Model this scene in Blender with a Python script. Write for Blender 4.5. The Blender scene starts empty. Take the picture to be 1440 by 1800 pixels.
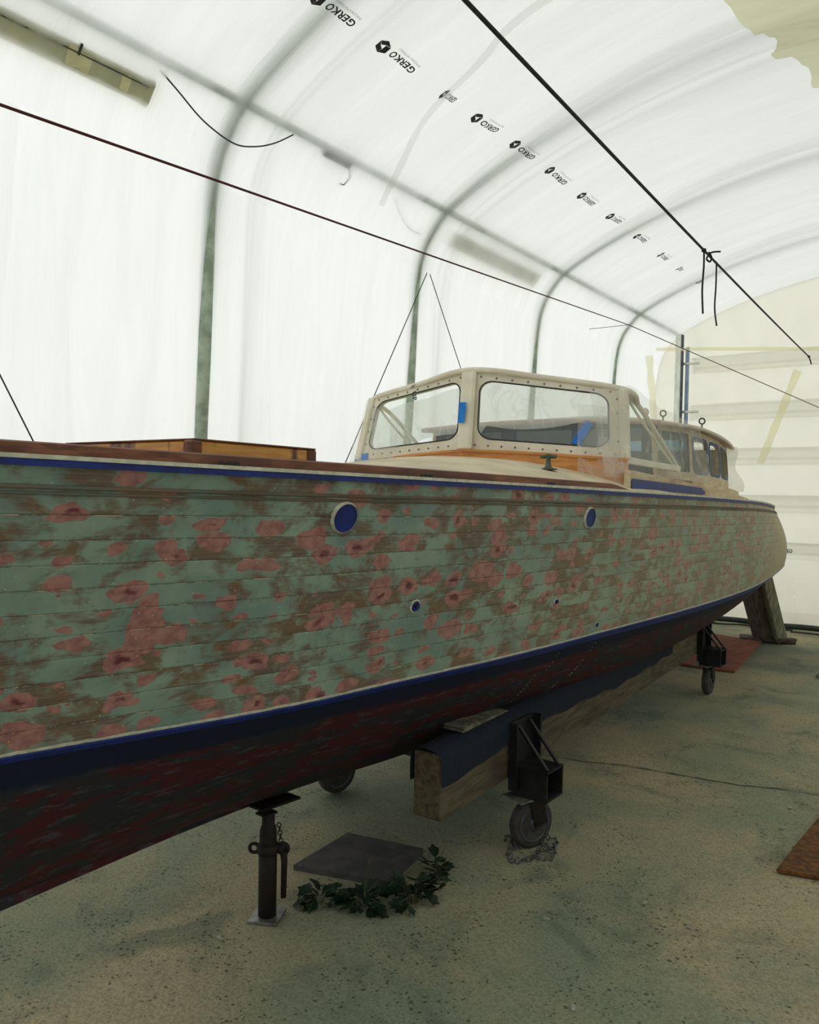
import bpy, bmesh, math, random
import numpy as np
from mathutils import Vector, Matrix
random.seed(4)
SC = bpy.context.scene
COL = SC.collection

# ------------------------------------------------------------------ camera
PSI, PITCH, ROLL, CAMH = math.atan(1030/1350), math.radians(-1.44), 0.018, 1.6
fw = Vector((-math.sin(PSI)*math.cos(PITCH), math.cos(PSI)*math.cos(PITCH), math.sin(PITCH)))
r0 = Vector((math.cos(PSI), math.sin(PSI), 0)); u0 = r0.cross(fw)
rt = r0*math.cos(ROLL)+u0*math.sin(ROLL); up = -r0*math.sin(ROLL)+u0*math.cos(ROLL)
cam = bpy.data.cameras.new('camera'); co = bpy.data.objects.new('camera', cam); COL.objects.link(co)
cam.sensor_fit = 'HORIZONTAL'; cam.sensor_width = 36; cam.lens = 36*1350/1440
M = Matrix((rt, up, -fw)).transposed().to_4x4(); M.translation = Vector((0, 0, CAMH)); co.matrix_world = M
cam.clip_start = .05; SC.camera = co

# ------------------------------------------------------------------ light
W = bpy.data.worlds.new('world'); SC.world = W; W.use_nodes = True
wn = W.node_tree.nodes; wl = W.node_tree.links; wn.clear()
wo = wn.new('ShaderNodeOutputWorld'); bg = wn.new('ShaderNodeBackground'); tc = wn.new('ShaderNodeTexCoord')
dt = wn.new('ShaderNodeVectorMath'); dt.operation = 'DOT_PRODUCT'; dt.inputs[1].default_value = (-.90, -.14, .02)
rp = wn.new('ShaderNodeValToRGB'); mp = wn.new('ShaderNodeMapRange')
mp.inputs[1].default_value = -1; mp.inputs[2].default_value = 1
rp.color_ramp.elements[0].color = (.56, .565, .53, 1); rp.color_ramp.elements[1].color = (1, 1.0, .985, 1)
wl.new(tc.outputs['Generated'], dt.inputs[0]); wl.new(dt.outputs['Value'], mp.inputs[0]); wl.new(mp.outputs[0], rp.inputs[0])
wl.new(rp.outputs[0], bg.inputs[0]); wl.new(bg.outputs[0], wo.inputs[0]); bg.inputs[1].default_value = 1.20
sun = bpy.data.lights.new('sun', 'SUN'); sun.energy = .55; sun.angle = math.radians(25); sun.color = (1, .98, .92)
so = bpy.data.objects.new('sun', sun); COL.objects.link(so)
so.rotation_euler = Vector((-.72, .35, .6)).to_track_quat('Z', 'Y').to_euler()
SC.view_settings.view_transform = 'Standard'; SC.view_settings.look = 'None'
SC.view_settings.gamma = 1; SC.view_settings.use_curve_mapping = False; SC.view_settings.exposure = 0.0

# ------------------------------------------------------------------ helpers
def s2l(c):
    return tuple(((v/255)/12.92 if v/255 <= .04045 else (((v/255)+.055)/1.055)**2.4) for v in c)+(1,)

class NT:
    """tiny node-tree writer"""
    def __init__(s, name):
        s.m = bpy.data.materials.new(name); s.m.use_nodes = True
        s.n = s.m.node_tree.nodes; s.l = s.m.node_tree.links; s.n.clear()
        s.out = s.n.new('ShaderNodeOutputMaterial')
    def put(s, sock, v):
        if v is None: return
        if isinstance(v, bpy.types.NodeSocket): s.l.new(v, sock)
        else: sock.default_value = v
    def node(s, t, ins={}, **kw):
        nd = s.n.new(t)
        for k, v in kw.items(): setattr(nd, k, v)
        for k, v in ins.items(): s.put(nd.inputs[k], v)
        return nd
    def math(s, op, a, b=None, c=None, clamp=False):
        nd = s.node('ShaderNodeMath', {}, operation=op, use_clamp=clamp); s.put(nd.inputs[0], a); s.put(nd.inputs[1], b)
        if c is not None: s.put(nd.inputs[2], c)
        return nd.outputs[0]
    def coord(s, kind='Object'): return s.node('ShaderNodeTexCoord').outputs[kind]
    def mapping(s, v, scale=(1, 1, 1), loc=(0, 0, 0), rot=(0, 0, 0)):
        return s.node('ShaderNodeMapping', {'Vector': v, 'Scale': scale, 'Location': loc, 'Rotation': rot}).outputs[0]
    def noise(s, v, scale, detail=4, rough=.55, dist=0, out='Fac'):
        return s.node('ShaderNodeTexNoise', {'Vector': v, 'Scale': scale, 'Detail': detail, 'Roughness': rough, 'Distortion': dist}).outputs[out]
    def step(s, v, a, b):
        nd = s.node('ShaderNodeMapRange', {0: v, 1: a, 2: b}); nd.interpolation_type = 'SMOOTHSTEP'; return nd.outputs[0]
    def mix(s, f, a, b, blend='MIX'):
        nd = s.node('ShaderNodeMix', {}, data_type='RGBA', blend_type=blend)
        s.put(nd.inputs[0], f); s.put(nd.inputs[6], a); s.put(nd.inputs[7], b); return nd.outputs[2]
    def bump(s, h, strength=.3, dist=.01):
        return s.node('ShaderNodeBump', {'Height': h, 'Strength': strength, 'Distance': dist}).outputs[0]
    def pbr(s, col, rough=.6, metal=0, normal=None, spec=.4, **kw):
        b = s.node('ShaderNodeBsdfPrincipled', {'Base Color': col, 'Roughness': rough, 'Metallic': metal, 'Specular IOR Level': spec})
        if normal is not None: s.l.new(normal, b.inputs['Normal'])
        for k, v in kw.items(): s.put(b.inputs[k], v)
        s.l.new(b.outputs[0], s.out.inputs[0]); return b

def simple(name, c1, c2, rough=.6, metal=0, scale=8, stretch=(1, 1, 1), bump=.2, spec=.35, lo=.35, hi=.65):
    t = NT(name); v = t.mapping(t.coord(), stretch)
    n = t.noise(v, scale, 6, .6); f = t.step(n, lo, hi)
    nf = t.noise(v, scale*6, 3)
    t.pbr(t.mix(f, s2l(c1), s2l(c2)), rough, metal, t.bump(t.math('ADD', n, t.math('MULTIPLY', nf, .4)), bump, .01), spec)
    return t.m

def tag(o, label=None, cat=None, group=None, kind=None):
    if label: o['label'] = label
    if cat: o['category'] = cat
    if group: o['group'] = group
    if kind: o['kind'] = kind
    return o

def empty(name, loc, label, cat, group=None, rot=(0, 0, 0)):
    o = bpy.data.objects.new(name, None); COL.objects.link(o); o.location = loc; o.rotation_euler = rot
    o.empty_display_size = .1
    return tag(o, label, cat, group)

def root_loc(p):
    v = Vector((0, 0, 0))
    while p is not None: v += p.location; p = p.parent
    return v

def obj(name, vf, mat, parent=None, smooth=False, uv=None, label=None, local=False, kind=None):
    v, f = vf[0], vf[1]
    off = Vector((0, 0, 0)) if (local or parent is None) else root_loc(parent)
    me = bpy.data.meshes.new(name)
    me.from_pydata([tuple(Vector(p)-off) for p in v], [], f)
    if mat is not None: me.materials.append(mat)
    if uv is not None:
        lay = me.uv_layers.new(name='UVMap')
        vi = np.zeros(len(me.loops), int); me.loops.foreach_get('vertex_index', vi)
        lay.data.foreach_set('uv', np.array(uv, float)[vi].ravel())
    if smooth: me.polygons.foreach_set('use_smooth', [True]*len(me.polygons))
    me.validate(); me.update()
    o = bpy.data.objects.new(name, me); COL.objects.link(o); o.parent = parent
    if label: o['label'] = label
    if kind: o['kind'] = kind
    return o

def top(name, vf, mat, label=None, cat=None, origin=None, group=None, kind=None, smooth=False, uv=None):
    """a single-mesh top-level object with its origin at its base"""
    v = [Vector(p) for p in vf[0]]
    if origin is None:
        xs = [p.x for p in v]; ys = [p.y for p in v]; zs = [p.z for p in v]
        origin = Vector(((min(xs)+max(xs))/2, (min(ys)+max(ys))/2, min(zs)))
    origin = Vector(origin)
    o = obj(name, ([p-origin for p in v], vf[1]), mat, None, smooth, uv)
    o.location = origin
    return tag(o, label, cat, group, kind)

def join(*vfs):
    V, Fs = [], []
    for v, f in vfs:
        n = len(V); V += [tuple(p) for p in v]; Fs += [tuple(i+n for i in q) for q in f]
    return V, Fs

def box(c, s, rot=None, bev=0.0):
    bm = bmesh.new(); bmesh.ops.create_cube(bm, size=1)
    for v in bm.verts: v.co = Vector((v.co.x*s[0], v.co.y*s[1], v.co.z*s[2]))
    if bev: bmesh.ops.bevel(bm, geom=bm.edges[:], offset=bev, segments=1, affect='EDGES')
    if rot is not None: bmesh.ops.transform(bm, matrix=rot.to_4x4(), verts=bm.verts)
    bm.verts.index_update()
    r = ([tuple(v.co+Vector(c)) for v in bm.verts], [tuple(v.index for v in f.verts) for f in bm.faces]); bm.free(); return r

def beam(a, b, w, h, upv=(0, 0, 1), bev=.003):
    a, b = Vector(a), Vector(b); d = (b-a); L = d.length; d.normalize()
    u = Vector(upv); x = d.cross(u).normalized(); u = x.cross(d)
    R = Matrix((x, d, u)).transposed()
    return box((a+b)/2, (w, L, h), R, bev)

def tube(pts, r, n=8, cap=True, rads=None):
    pts = [Vector(p) for p in pts]; V, Fs = [], []
    t0 = (pts[1]-pts[0]).normalized(); a = Vector((0, 0, 1)) if abs(t0.z) < .9 else Vector((1, 0, 0))
    x = t0.cross(a).normalized()
    for i, p in enumerate(pts):
        t = (pts[min(i+1, len(pts)-1)]-pts[max(i-1, 0)]).normalized()
        x = (x-t*x.dot(t)).normalized(); y = t.cross(x); rr = rads[i] if rads else r
        for k in range(n):
            an = 2*math.pi*k/n; V.append(tuple(p+(x*math.cos(an)+y*math.sin(an))*rr))
    for i in range(len(pts)-1):
        for k in range(n):
            Fs.append((i*n+k, i*n+(k+1) % n, (i+1)*n+(k+1) % n, (i+1)*n+k))
    if cap: Fs.append(tuple(range(n))[::-1]); Fs.append(tuple((len(pts)-1)*n+k for k in range(n)))
    return V, Fs

def lathe(prof, n=16, axis='Z', c=(0, 0, 0)):
    V, Fs = [], []; m = len(prof)
    for r, h in prof:
        for k in range(n):
            an = 2*math.pi*k/n; a, b = r*math.cos(an), r*math.sin(an)
            p = {'Z': (a, b, h), 'X': (h, a, b), 'Y': (b, h, a)}[axis]
            V.append((p[0]+c[0], p[1]+c[1], p[2]+c[2]))
    for i in range(m-1):
        for k in range(n): Fs.append((i*n+k, i*n+(k+1) % n, (i+1)*n+(k+1) % n, (i+1)*n+k))
    Fs.append(tuple(range(n))[::-1]); Fs.append(tuple((m-1)*n+k for k in range(n)))
    return V, Fs

def torus(c, R, r, ax, n=14, m=6, sx=1, sy=1):
    ax = Vector(ax).normalized(); a = Vector((0, 0, 1)) if abs(ax.z) < .9 else Vector((1, 0, 0))
    x = ax.cross(a).normalized(); y = ax.cross(x); c = Vector(c)
    V, Fs = [], []
    for i in range(n):
        t = 2*math.pi*i/n; d = x*math.cos(t)*sx+y*math.sin(t)*sy; dn = (x*math.cos(t)+y*math.sin(t)).normalized()
        for k in range(m):
            q = 2*math.pi*k/m; V.append(tuple(c+d*R+dn*r*math.cos(q)+ax*r*math.sin(q)))
    for i in range(n):
        for k in range(m): Fs.append((i*m+k, ((i+1) % n)*m+k, ((i+1) % n)*m+(k+1) % m, i*m+(k+1) % m))
    return V, Fs

def grid(P, flip=False):
    n, m = len(P), len(P[0]); V = [tuple(p) for row in P for p in row]; Fs = []
    for i in range(n-1):
        for j in range(m-1):
            q = (i*m+j, i*m+j+1, (i+1)*m+j+1, (i+1)*m+j); Fs.append(q[::-1] if flip else q)
    return V, Fs

def prism(pts2, mapf, d0, d1):
    """extrude a 2d outline; mapf(u, v, d) -> point"""
    n = len(pts2); V = [tuple(mapf(u, v, d0)) for u, v in pts2]+[tuple(mapf(u, v, d1)) for u, v in pts2]
    return V, [tuple(range(n))[::-1], tuple(range(n, 2*n))]+[(i, (i+1) % n, (i+1) % n+n, i+n) for i in range(n)]

# ------------------------------------------------------------------ materials
def film_mat(name, tint=(1, 1, 1), trans=.86, clear=.05, streak=True, gloss=.06, dense=1.0):
    t = NT(name); v = t.coord()
    # thickness varies a little: folds stretched across the tunnel
    vv = t.mapping(v, (.35, 2.6, .35)); n1 = t.noise(vv, 2.2, 5, .6, 1.0)
    n2 = t.noise(t.mapping(v, (.5, 9, .5)), 3.0, 4, .6, .6)
    n3 = t.noise(t.mapping(v, (.5, .5, .5)), 1.1, 3)
    h = t.math('ADD', n1, t.math('MULTIPLY', n2, .35))
    fac = t.step(t.math('ADD', n1, t.math('MULTIPLY', n3, .4)), .35, .95)
    c = t.mix(fac, tuple(x*trans*dense for x in tint)+(1,), tuple(x*trans*.91 for x in tint)+(1,))
    fold = t.step(t.math('ABSOLUTE', t.math('SUBTRACT', n2, .5)), .012, 0.0)
    if streak: c = t.mix(t.math('MULTIPLY', fold, t.math('MULTIPLY', t.step(n1, .45, .7), .30)), c, (.97, .98, .97, 1))
    nb = t.bump(h, .5, .03)
    tr = t.node('ShaderNodeBsdfTranslucent', {'Color': c, 'Normal': nb})
    df = t.node('ShaderNodeBsdfDiffuse', {'Color': tuple(x*.8 for x in tint)+(1,), 'Normal': nb})
    gl = t.node('ShaderNodeBsdfGlossy', {'Color': (.9, .9, .9, 1), 'Roughness': .35, 'Normal': nb})
    tp = t.node('ShaderNodeBsdfTransparent', {'Color': tuple(tint)+(1,)})
    def mx(f, a, b): return t.node('ShaderNodeMixShader', {0: f, 1: a.outputs[0], 2: b.outputs[0]})
    s = mx(.10, tr, df); s = mx(gloss, s, gl); s = mx(clear, s, tp)
    t.l.new(s.outputs[0], t.out.inputs[0]); return t.m

M_film = film_mat('translucent film', (.97, 1.0, .975), clear=.08)
M_film_end = film_mat('end film', (1.0, .99, .86), .87, .08)
M_film_yellow = film_mat('yellowed film', (.95, .94, .68), .84, .12, False)
M_film_strip = film_mat('yellow strip film', (.98, .96, .74), .9, .45, False)
M_film_seam = film_mat('doubled film seam', (.97, .965, .95), .88, .55, False)

def clear_film(name, op=.28, tint=(.93, .93, .88)):
    t = NT(name); v = t.coord()
    n = t.noise(t.mapping(v, (1, 1, .6), rot=(.5, .2, 0)), 3.2, 3, .5, 1.2)
    ridge = t.math('ABSOLUTE', t.math('SUBTRACT', n, .5))
    r = t.step(ridge, .03, 0.0)
    nb = t.bump(n, .8, .03)
    df = t.node('ShaderNodeBsdfDiffuse', {'Color': tuple(tint)+(1,), 'Normal': nb})
    tl = t.node('ShaderNodeBsdfTranslucent', {'Color': tuple(tint)+(1,), 'Normal': nb})
    gl = t.node('ShaderNodeBsdfGlossy', {'Color': (1, 1, 1, 1), 'Roughness': .25, 'Normal': nb})
    tp = t.node('ShaderNodeBsdfTransparent', {'Color': (.95, .95, .93, 1)})
    def mx(f, a, b): return t.node('ShaderNodeMixShader', {0: f, 1: a.outputs[0], 2: b.outputs[0]})
    s = mx(.5, df, tl); s = mx(.12, s, gl)
    f = t.math('ADD', t.math('MULTIPLY', r, .16), op, clamp=True)
    s = mx(f, tp, s); t.l.new(s.outputs[0], t.out.inputs[0]); return t.m
M_drape = clear_film('thin masking film', .24)
M_drape2 = clear_film('thin masking film folded', .5)
M_curtain = clear_film('milky inner film', .42, (.98, .98, .95))

def hull_mat():
    t = NT('sanded patched topside'); uv = t.node('ShaderNodeUVMap', uv_map='UVMap').outputs[0]
    sep = t.node('ShaderNodeSeparateXYZ', {0: uv}); U, V = sep.outputs[0], sep.outputs[1]   # U metres along, V strake number
    vm = t.node('ShaderNodeCombineXYZ', {0: U, 1: t.math('MULTIPLY', V, .062), 2: 0.0}).outputs[0]
    # slanted coordinates: sanding follows diagonals
    warp = t.node('ShaderNodeVectorMath', {0: t.noise(vm, 9, 3, .6, 0, 'Color'), 1: (.5, .5, .5)}, operation='SUBTRACT').outputs[0]
    wv = t.node('ShaderNodeVectorMath', {0: warp, 1: (.13, .075, 0)}, operation='MULTIPLY').outputs[0]
    p = t.node('ShaderNodeVectorMath', {0: vm, 1: wv}, operation='ADD').outputs[0]
    g1 = t.noise(vm, 3, 4, .6); g2 = t.noise(vm, 260, 2, .7)
    green = t.mix(t.step(g1, .3, .7), s2l((112, 138, 125)), s2l((154, 172, 150)))
    green = t.mix(t.math('MULTIPLY', g2, .35), green, s2l((92, 110, 103)))
    # sanded-through wood in blocks along each strake
    fr = t.math('FRACT', V)
    row = t.math('MULTIPLY', t.math('FLOOR', V), 3.7)
    bl = t.node('ShaderNodeCombineXYZ', {0: t.math('MULTIPLY', U, 7.5), 1: row, 2: t.math('MULTIPLY', fr, .55)}).outputs[0]
    b1 = t.noise(bl, 1.0, 4, .62, .5); b2 = t.noise(vm, 2.0, 2); b3 = t.noise(t.mapping(vm, (18, 60, 1)), 1.0, 4, .7)
    bsum = t.math('ADD', t.math('ADD', b1, t.math('MULTIPLY', b2, .35)), t.math('MULTIPLY', b3, .26))
    woodf = t.step(bsum, .735, .93)
    gr = t.noise(t.mapping(vm, (3, 190, 1)), 1.0, 5, .6, .3)
    hue = t.noise(bl, .8, 2)
    wood = t.mix(t.step(gr, .3, .7), s2l((92, 74, 64)), s2l((126, 102, 84)))
    wood = t.mix(t.math('MULTIPLY', t.step(hue, .5, .66), .7), wood, s2l((124, 86, 54)))
    col = t.mix(t.math('MULTIPLY', woodf, .9), green, wood)
    # pink filler blobs
    vo = t.node('ShaderNodeTexVoronoi', {'Vector': t.mapping(p, (8.2, 13.5, 1), rot=(0, 0, .12)), 'Scale': 1.0, 'Randomness': .82}, voronoi_dimensions='2D', feature='F1')
    cr = t.node('ShaderNodeSeparateColor', {0: vo.outputs['Color']})
    rad = t.math('SUBTRACT', t.math('MULTIPLY', cr.outputs[0], .62), .165)
    d = t.math('SUBTRACT', rad, vo.outputs['Distance'])
    blob = t.step(d, -.012, .03)
    vo2 = t.node('ShaderNodeTexVoronoi', {'Vector': t.mapping(p, (4.6, 8.5, 1), (3.3, 1.7, 0), (0, 0, -.3)), 'Scale': 1.0, 'Randomness': .9}, voronoi_dimensions='2D', feature='F1')
    cr2 = t.node('ShaderNodeSeparateColor', {0: vo2.outputs['Color']})
    d2 = t.math('SUBTRACT', t.math('SUBTRACT', t.math('MULTIPLY', cr2.outputs[1], .62), .26), vo2.outputs['Distance'])
    blob = t.math('MAXIMUM', blob, t.step(d2, -.012, .02))
    # the one large filled patch forward
    q = t.node('ShaderNodeVectorMath', {0: t.node('ShaderNodeVectorMath', {0: p, 1: (BIG[0], BIG[1], 0)}, operation='SUBTRACT').outputs[0], 1: (1/.043, 1/.085, 0)}, operation='MULTIPLY').outputs[0]
    big = t.step(t.node('ShaderNodeVectorMath', {0: q}, operation='LENGTH').outputs['Value'], 1.03, .96)
    blob = t.math('MAXIMUM', blob, big)
    pk = t.mix(t.step(t.noise(vm, 30, 3), .35, .65), s2l((146, 98, 96)), s2l((174, 124, 114)))
    core = t.math('MULTIPLY', t.step(t.math('ADD', d, t.math('MULTIPLY', b3, .12)), .27, .44), t.step(cr.outputs[2], .35, .4))
    pk = t.mix(core, pk, s2l((104, 46, 56)))
    pale = t.math('MULTIPLY', t.step(t.math('ABSOLUTE', d), .045, .01), .15)
    col = t.mix(pale, col, s2l((150, 172, 152)))
    col = t.mix(t.math('MULTIPLY', blob, .93), col, pk)
    # seams: filler flakes and dark gaps
    e = t.math('MINIMUM', fr, t.math('SUBTRACT', 1.0, fr))
    sn = t.noise(t.mapping(vm, (9, 9, 1)), 1.2, 4, .7)
    flake = t.math('MULTIPLY', t.step(e, .035, .012), t.step(sn, .53, .60))
    col = t.mix(flake, col, s2l((186, 170, 138)))
    dark = t.math('MULTIPLY', t.math('MULTIPLY', t.step(e, .07, .03), t.step(sn, .46, .52)), t.math('SUBTRACT', 1.0, flake))
    col = t.mix(t.math('MULTIPLY', dark, .35), col, s2l((66, 52, 42)))
    # pale beige blended in towards the aft end
    aft = t.math('ADD', t.math('MULTIPLY', t.step(U, 5.6, 8.8), .58), t.math('MULTIPLY', t.step(U, 1.6, 5.5), .34))
    col = t.mix(aft, col, s2l((182, 172, 138)))
    # small dings
    vd = t.node('ShaderNodeTexVoronoi', {'Vector': vm, 'Scale': 9.0}, voronoi_dimensions='2D', feature='F1')
    ding = t.step(vd.outputs['Distance'], .028, .014)
    col = t.mix(t.math('MULTIPLY', ding, .7), col, s2l((176, 180, 160)))
    hgt = t.math('ADD', t.math('MULTIPLY', woodf, -.5), t.math('ADD', t.math('MULTIPLY', blob, .4), t.math('MULTIPLY', g2, .08)))
    hgt = t.math('ADD', hgt, t.math('MULTIPLY', t.math('MULTIPLY', gr, woodf), .5))
    t.pbr(col, .8, 0, t.bump(hgt, .35, .004), .2); return t.m

def bottom_mat():
    t = NT('mottled antifouling'); uv = t.node('ShaderNodeUVMap', uv_map='UVMap').outputs[0]
    sep = t.node('ShaderNodeSeparateXYZ', {0: uv}); V = sep.outputs[1]
    n = t.noise(t.mapping(uv, (2.4, 7, 1)), 1.6, 6, .62, .6); n2 = t.noise(t.mapping(uv, (5, 16, 1), (4, 2, 0)), 2.0, 6, .7)
    n3 = t.noise(t.mapping(uv, (1.5, 1.5, 1)), 30, 4)
    col = t.mix(t.step(n, .46, .54), s2l((44, 46, 50)), s2l((74, 30, 32)))
    col = t.mix(t.math('MULTIPLY', t.step(n2, .53, .64), .6), col, s2l((78, 88, 94)))
    col = t.mix(t.math('MULTIPLY', n3, .4), col, s2l((34, 28, 32)))
    edge = t.math('ADD', V, t.math('MULTIPLY', t.noise(uv, 4, 4), .05))
    col = t.mix(t.step(edge, .155, .125), col, t.mix(t.math('MULTIPLY', n3, .5), s2l((24, 32, 54)), s2l((20, 24, 34))))
    t.pbr(col, .7, 0, t.bump(t.math('ADD', n3, n2), .3, .004), .2); return t.m

STAIN = (-.95, 4.45)
def floor_mat():
    t = NT('dirty concrete'); v = t.coord()
    n = t.noise(v, .9, 5, .6, .4); n2 = t.noise(v, 5, 6, .7); n3 = t.noise(v, 90, 4, .75); n4 = t.noise(t.mapping(v, (1, 1, 1), (7, 3, 0)), 2.3, 5, .65, .8)
    col = t.mix(t.step(n, .35, .65), s2l((138, 146, 122)), s2l((178, 166, 132)))
    col = t.mix(t.math('MULTIPLY', t.step(n4, .5, .72), .6), col, s2l((92, 106, 92)))
    col = t.mix(t.math('MULTIPLY', t.step(n3, .42, .62), .42), col, s2l((84, 88, 70)))
    wp = t.node('ShaderNodeVectorMath', {0: t.node('ShaderNodeVectorMath', {0: t.noise(v, 30, 3, .6, 0, 'Color'), 1: (.03, .03, 0)}, operation='MULTIPLY').outputs[0], 1: v}, operation='ADD').outputs[0]
    vd = t.node('ShaderNodeTexVoronoi', {'Vector': wp, 'Scale': 58.0}, feature='F1')
    sc = t.node('ShaderNodeSeparateColor', {0: vd.outputs['Color']})
    rr = t.math('MULTIPLY', t.math('MULTIPLY', sc.outputs[0], .42), t.step(t.math('ADD', n2, t.math('MULTIPLY', n4, .5)), .60, .86))
    speck = t.step(t.math('SUBTRACT', rr, vd.outputs['Distance']), -.03, .05)
    col = t.mix(t.math('MULTIPLY', speck, .7), col, s2l((58, 62, 50)))
    pass
    sd = t.node('ShaderNodeVectorMath', {0: t.node('ShaderNodeVectorMath', {0: t.node('ShaderNodeVectorMath', {0: v, 1: (STAIN[0], STAIN[1], 0)}, operation='SUBTRACT').outputs[0], 1: (1/.75, 1/.85, 0)}, operation='MULTIPLY').outputs[0]}, operation='LENGTH').outputs['Value']
    st = t.step(t.math('ADD', sd, t.math('MULTIPLY', t.math('SUBTRACT', n4, .5), 1.4)), 1.05, .75)
    col = t.mix(t.math('MULTIPLY', st, .5), col, s2l((76, 90, 82)))
    vp = t.node('ShaderNodeTexVoronoi', {'Vector': t.mapping(v, (1, 1, 1), (2, 5, 0)), 'Scale': 14.0}, feature='F1')
    fl = t.math('MULTIPLY', t.step(vp.outputs['Distance'], .06, .03), t.step(n2, .5, .6))
    col = t.mix(fl, col, s2l((190, 188, 164)))
    h = t.math('ADD', t.math('MULTIPLY', n3, .6), t.math('ADD', n2, t.math('MULTIPLY', speck, -.5)))
    t.pbr(col, .88, 0, t.bump(h, .7, .012), .25); return t.m

def wood_mat(name, c1, c2, c3=None, axis=(1, 14, 14), rough=.6, scale=3, bump=.3, spec=.35, knots=True):
    t = NT(name); v = t.coord()
    g = t.noise(t.mapping(v, axis), scale, 6, .65, .5); b = t.noise(v, 2.2, 3, .5)
    col = t.mix(t.step(g, .35, .65), s2l(c1), s2l(c2))
    if c3: col = t.mix(t.math('MULTIPLY', t.step(b, .5, .65), .7), col, s2l(c3))
    t.pbr(col, rough, 0, t.bump(g, bump, .004), spec); return t.m

M_navy = simple('navy tape', (16, 32, 92), (22, 44, 118), .55, 0, 12, bump=.1)
M_bluetape = simple('blue masking tape', (12, 110, 200), (24, 128, 216), .6, 0, 20, bump=.15)
M_tealtape = simple('faded blue tape', (52, 96, 132), (40, 82, 120), .7, 0, 20, bump=.15)
M_creamline = simple('cream edge', (206, 202, 178), (176, 176, 152), .6, 0, 30, bump=.2)
M_deck = simple('cream deck paint', (214, 200, 170), (190, 178, 150), .65, 0, 4, bump=.15)
M_frame = simple('cream painted frame', (228, 222, 202), (212, 204, 182), .5, 0, 5, bump=.1)
M_mahog = wood_mat('dark mahogany', (88, 52, 36), (128, 80, 54), (70, 42, 32), (14, 1, 14))
M_varn = wood_mat('orange varnished wood', (188, 122, 58), (214, 150, 82), (146, 88, 44), (1, 1, 9), .45, 4)
def hatch_mat():
    t = NT('yellow varnish scorched ends'); v = t.coord()
    g = t.noise(t.mapping(v, (2, 2, 22)), 3, 5, .6); b = t.noise(t.mapping(v, (5, 5, 2)), 1.3, 4, .6, .5)
    col = t.mix(t.step(g, .35, .65), s2l((184, 122, 42)), s2l((206, 150, 66)))
    col = t.mix(t.step(b, .56, .66), col, s2l((88, 42, 30)))
    t.pbr(col, .35, 0, t.bump(g, .15, .003), .5); return t.m
M_hatch = hatch_mat()
M_rawwood = wood_mat('bare sanded cabin wood', (210, 192, 158), (186, 164, 132), (164, 142, 116), (8, 1, 8), .75)
M_bead = wood_mat('worn bead moulding', (92, 104, 92), (122, 96, 74), (96, 72, 56), (6, 1.6, 6), .75)
M_grey = simple('weathered grey wood', (150, 148, 120), (104, 104, 84), .85, 0, 5, (9, 9, 1.2), .5)
M_greyd = simple('dark weathered timber', (92, 80, 68), (64, 56, 48), .85, 0, 5, (9, 9, 1.2), .5)
M_beam = wood_mat('weathered cradle timber', (96, 88, 66), (66, 60, 45), (54, 44, 34), (12, 1.2, 12), .85, 3, .6)
M_carpet = simple('dark navy carpet', (24, 32, 46), (18, 24, 36), .95, 0, 60, bump=.6)
M_steel = simple('dark painted steel', (36, 34, 36), (26, 25, 27), .55, .3, 14, bump=.25)
M_rust = simple('rusty dark steel', (44, 36, 32), (30, 26, 25), .7, .3, 14, bump=.4)
M_plate = simple('bare steel plate', (150, 150, 146), (110, 108, 104), .4, .6, 20, bump=.2)
M_rubber = simple('worn rubber', (52, 50, 50), (74, 68, 64), .85, 0, 20, bump=.3)
M_rim = simple('grey wheel rim', (96, 98, 104), (66, 68, 74), .5, .4, 16, bump=.2)
M_galv = simple('galvanised pole', (232, 234, 226), (206, 210, 200), .3, .4, 20, (1, 1, .3), .15)
M_pipe = simple('greenish tunnel pipe', (176, 190, 170), (138, 154, 136), .6, .1, 12, bump=.1)
M_fixture = simple('olive lamp housing', (214, 210, 164), (192, 188, 146), .5, 0, 6, bump=.1)
M_black = simple('black rope', (24, 26, 22), (44, 46, 38), .8, 0, 60, bump=.5)
M_redrope = simple('dark red cord', (84, 30, 28), (58, 24, 22), .8, 0, 60, bump=.3)
M_cable = simple('dark cable', (36, 44, 42), (52, 60, 56), .6, 0, 20, bump=.1)
M_ink = simple('black print', (16, 18, 20), (24, 26, 28), .6, 0, 20, bump=0)
M_inkgrey = simple('grey print', (150, 152, 150), (160, 162, 160), .6, 0, 20, bump=0)
M_mat = simple('rust red board', (140, 80, 60), (116, 66, 52), .9, 0, 10, bump=.3)
M_mat2 = simple('orange brown rough board', (126, 82, 42), (80, 58, 34), .95, 0, 38, bump=.9)
M_slab = simple('grey flagstone', (84, 80, 80), (66, 64, 64), .85, 0, 12, bump=.4)
M_leaf = simple('weed leaf', (22, 44, 20), (15, 32, 15), .6, 0, 8, bump=.1)
M_stem = simple('weed stem', (84, 84, 56), (60, 60, 40), .7, 0, 8, bump=.1)
M_roof = simple('pale roof', (214, 206, 188), (196, 178, 160), .6, 0, 3, bump=.1)
M_roofedge = simple('reddish roof edge', (168, 128, 118), (190, 160, 146), .6, 0, 4, bump=.1)
M_bronze = simple('green bronze', (96, 104, 90), (72, 80, 72), .5, .5, 30, bump=.3)
M_screw = simple('screw head', (120, 116, 96), (96, 92, 78), .5, .5, 30, bump=.1)
M_gasket = simple('dark gasket', (44, 46, 46), (34, 36, 36), .6, 0, 10, bump=0)
M_dark = simple('dark teal interior', (40, 58, 62), (28, 40, 44), .5, 0, 3, bump=.05)
M_ball = simple('white ball', (216, 212, 190), (196, 192, 170), .4, 0, 10, bump=.05)
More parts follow.
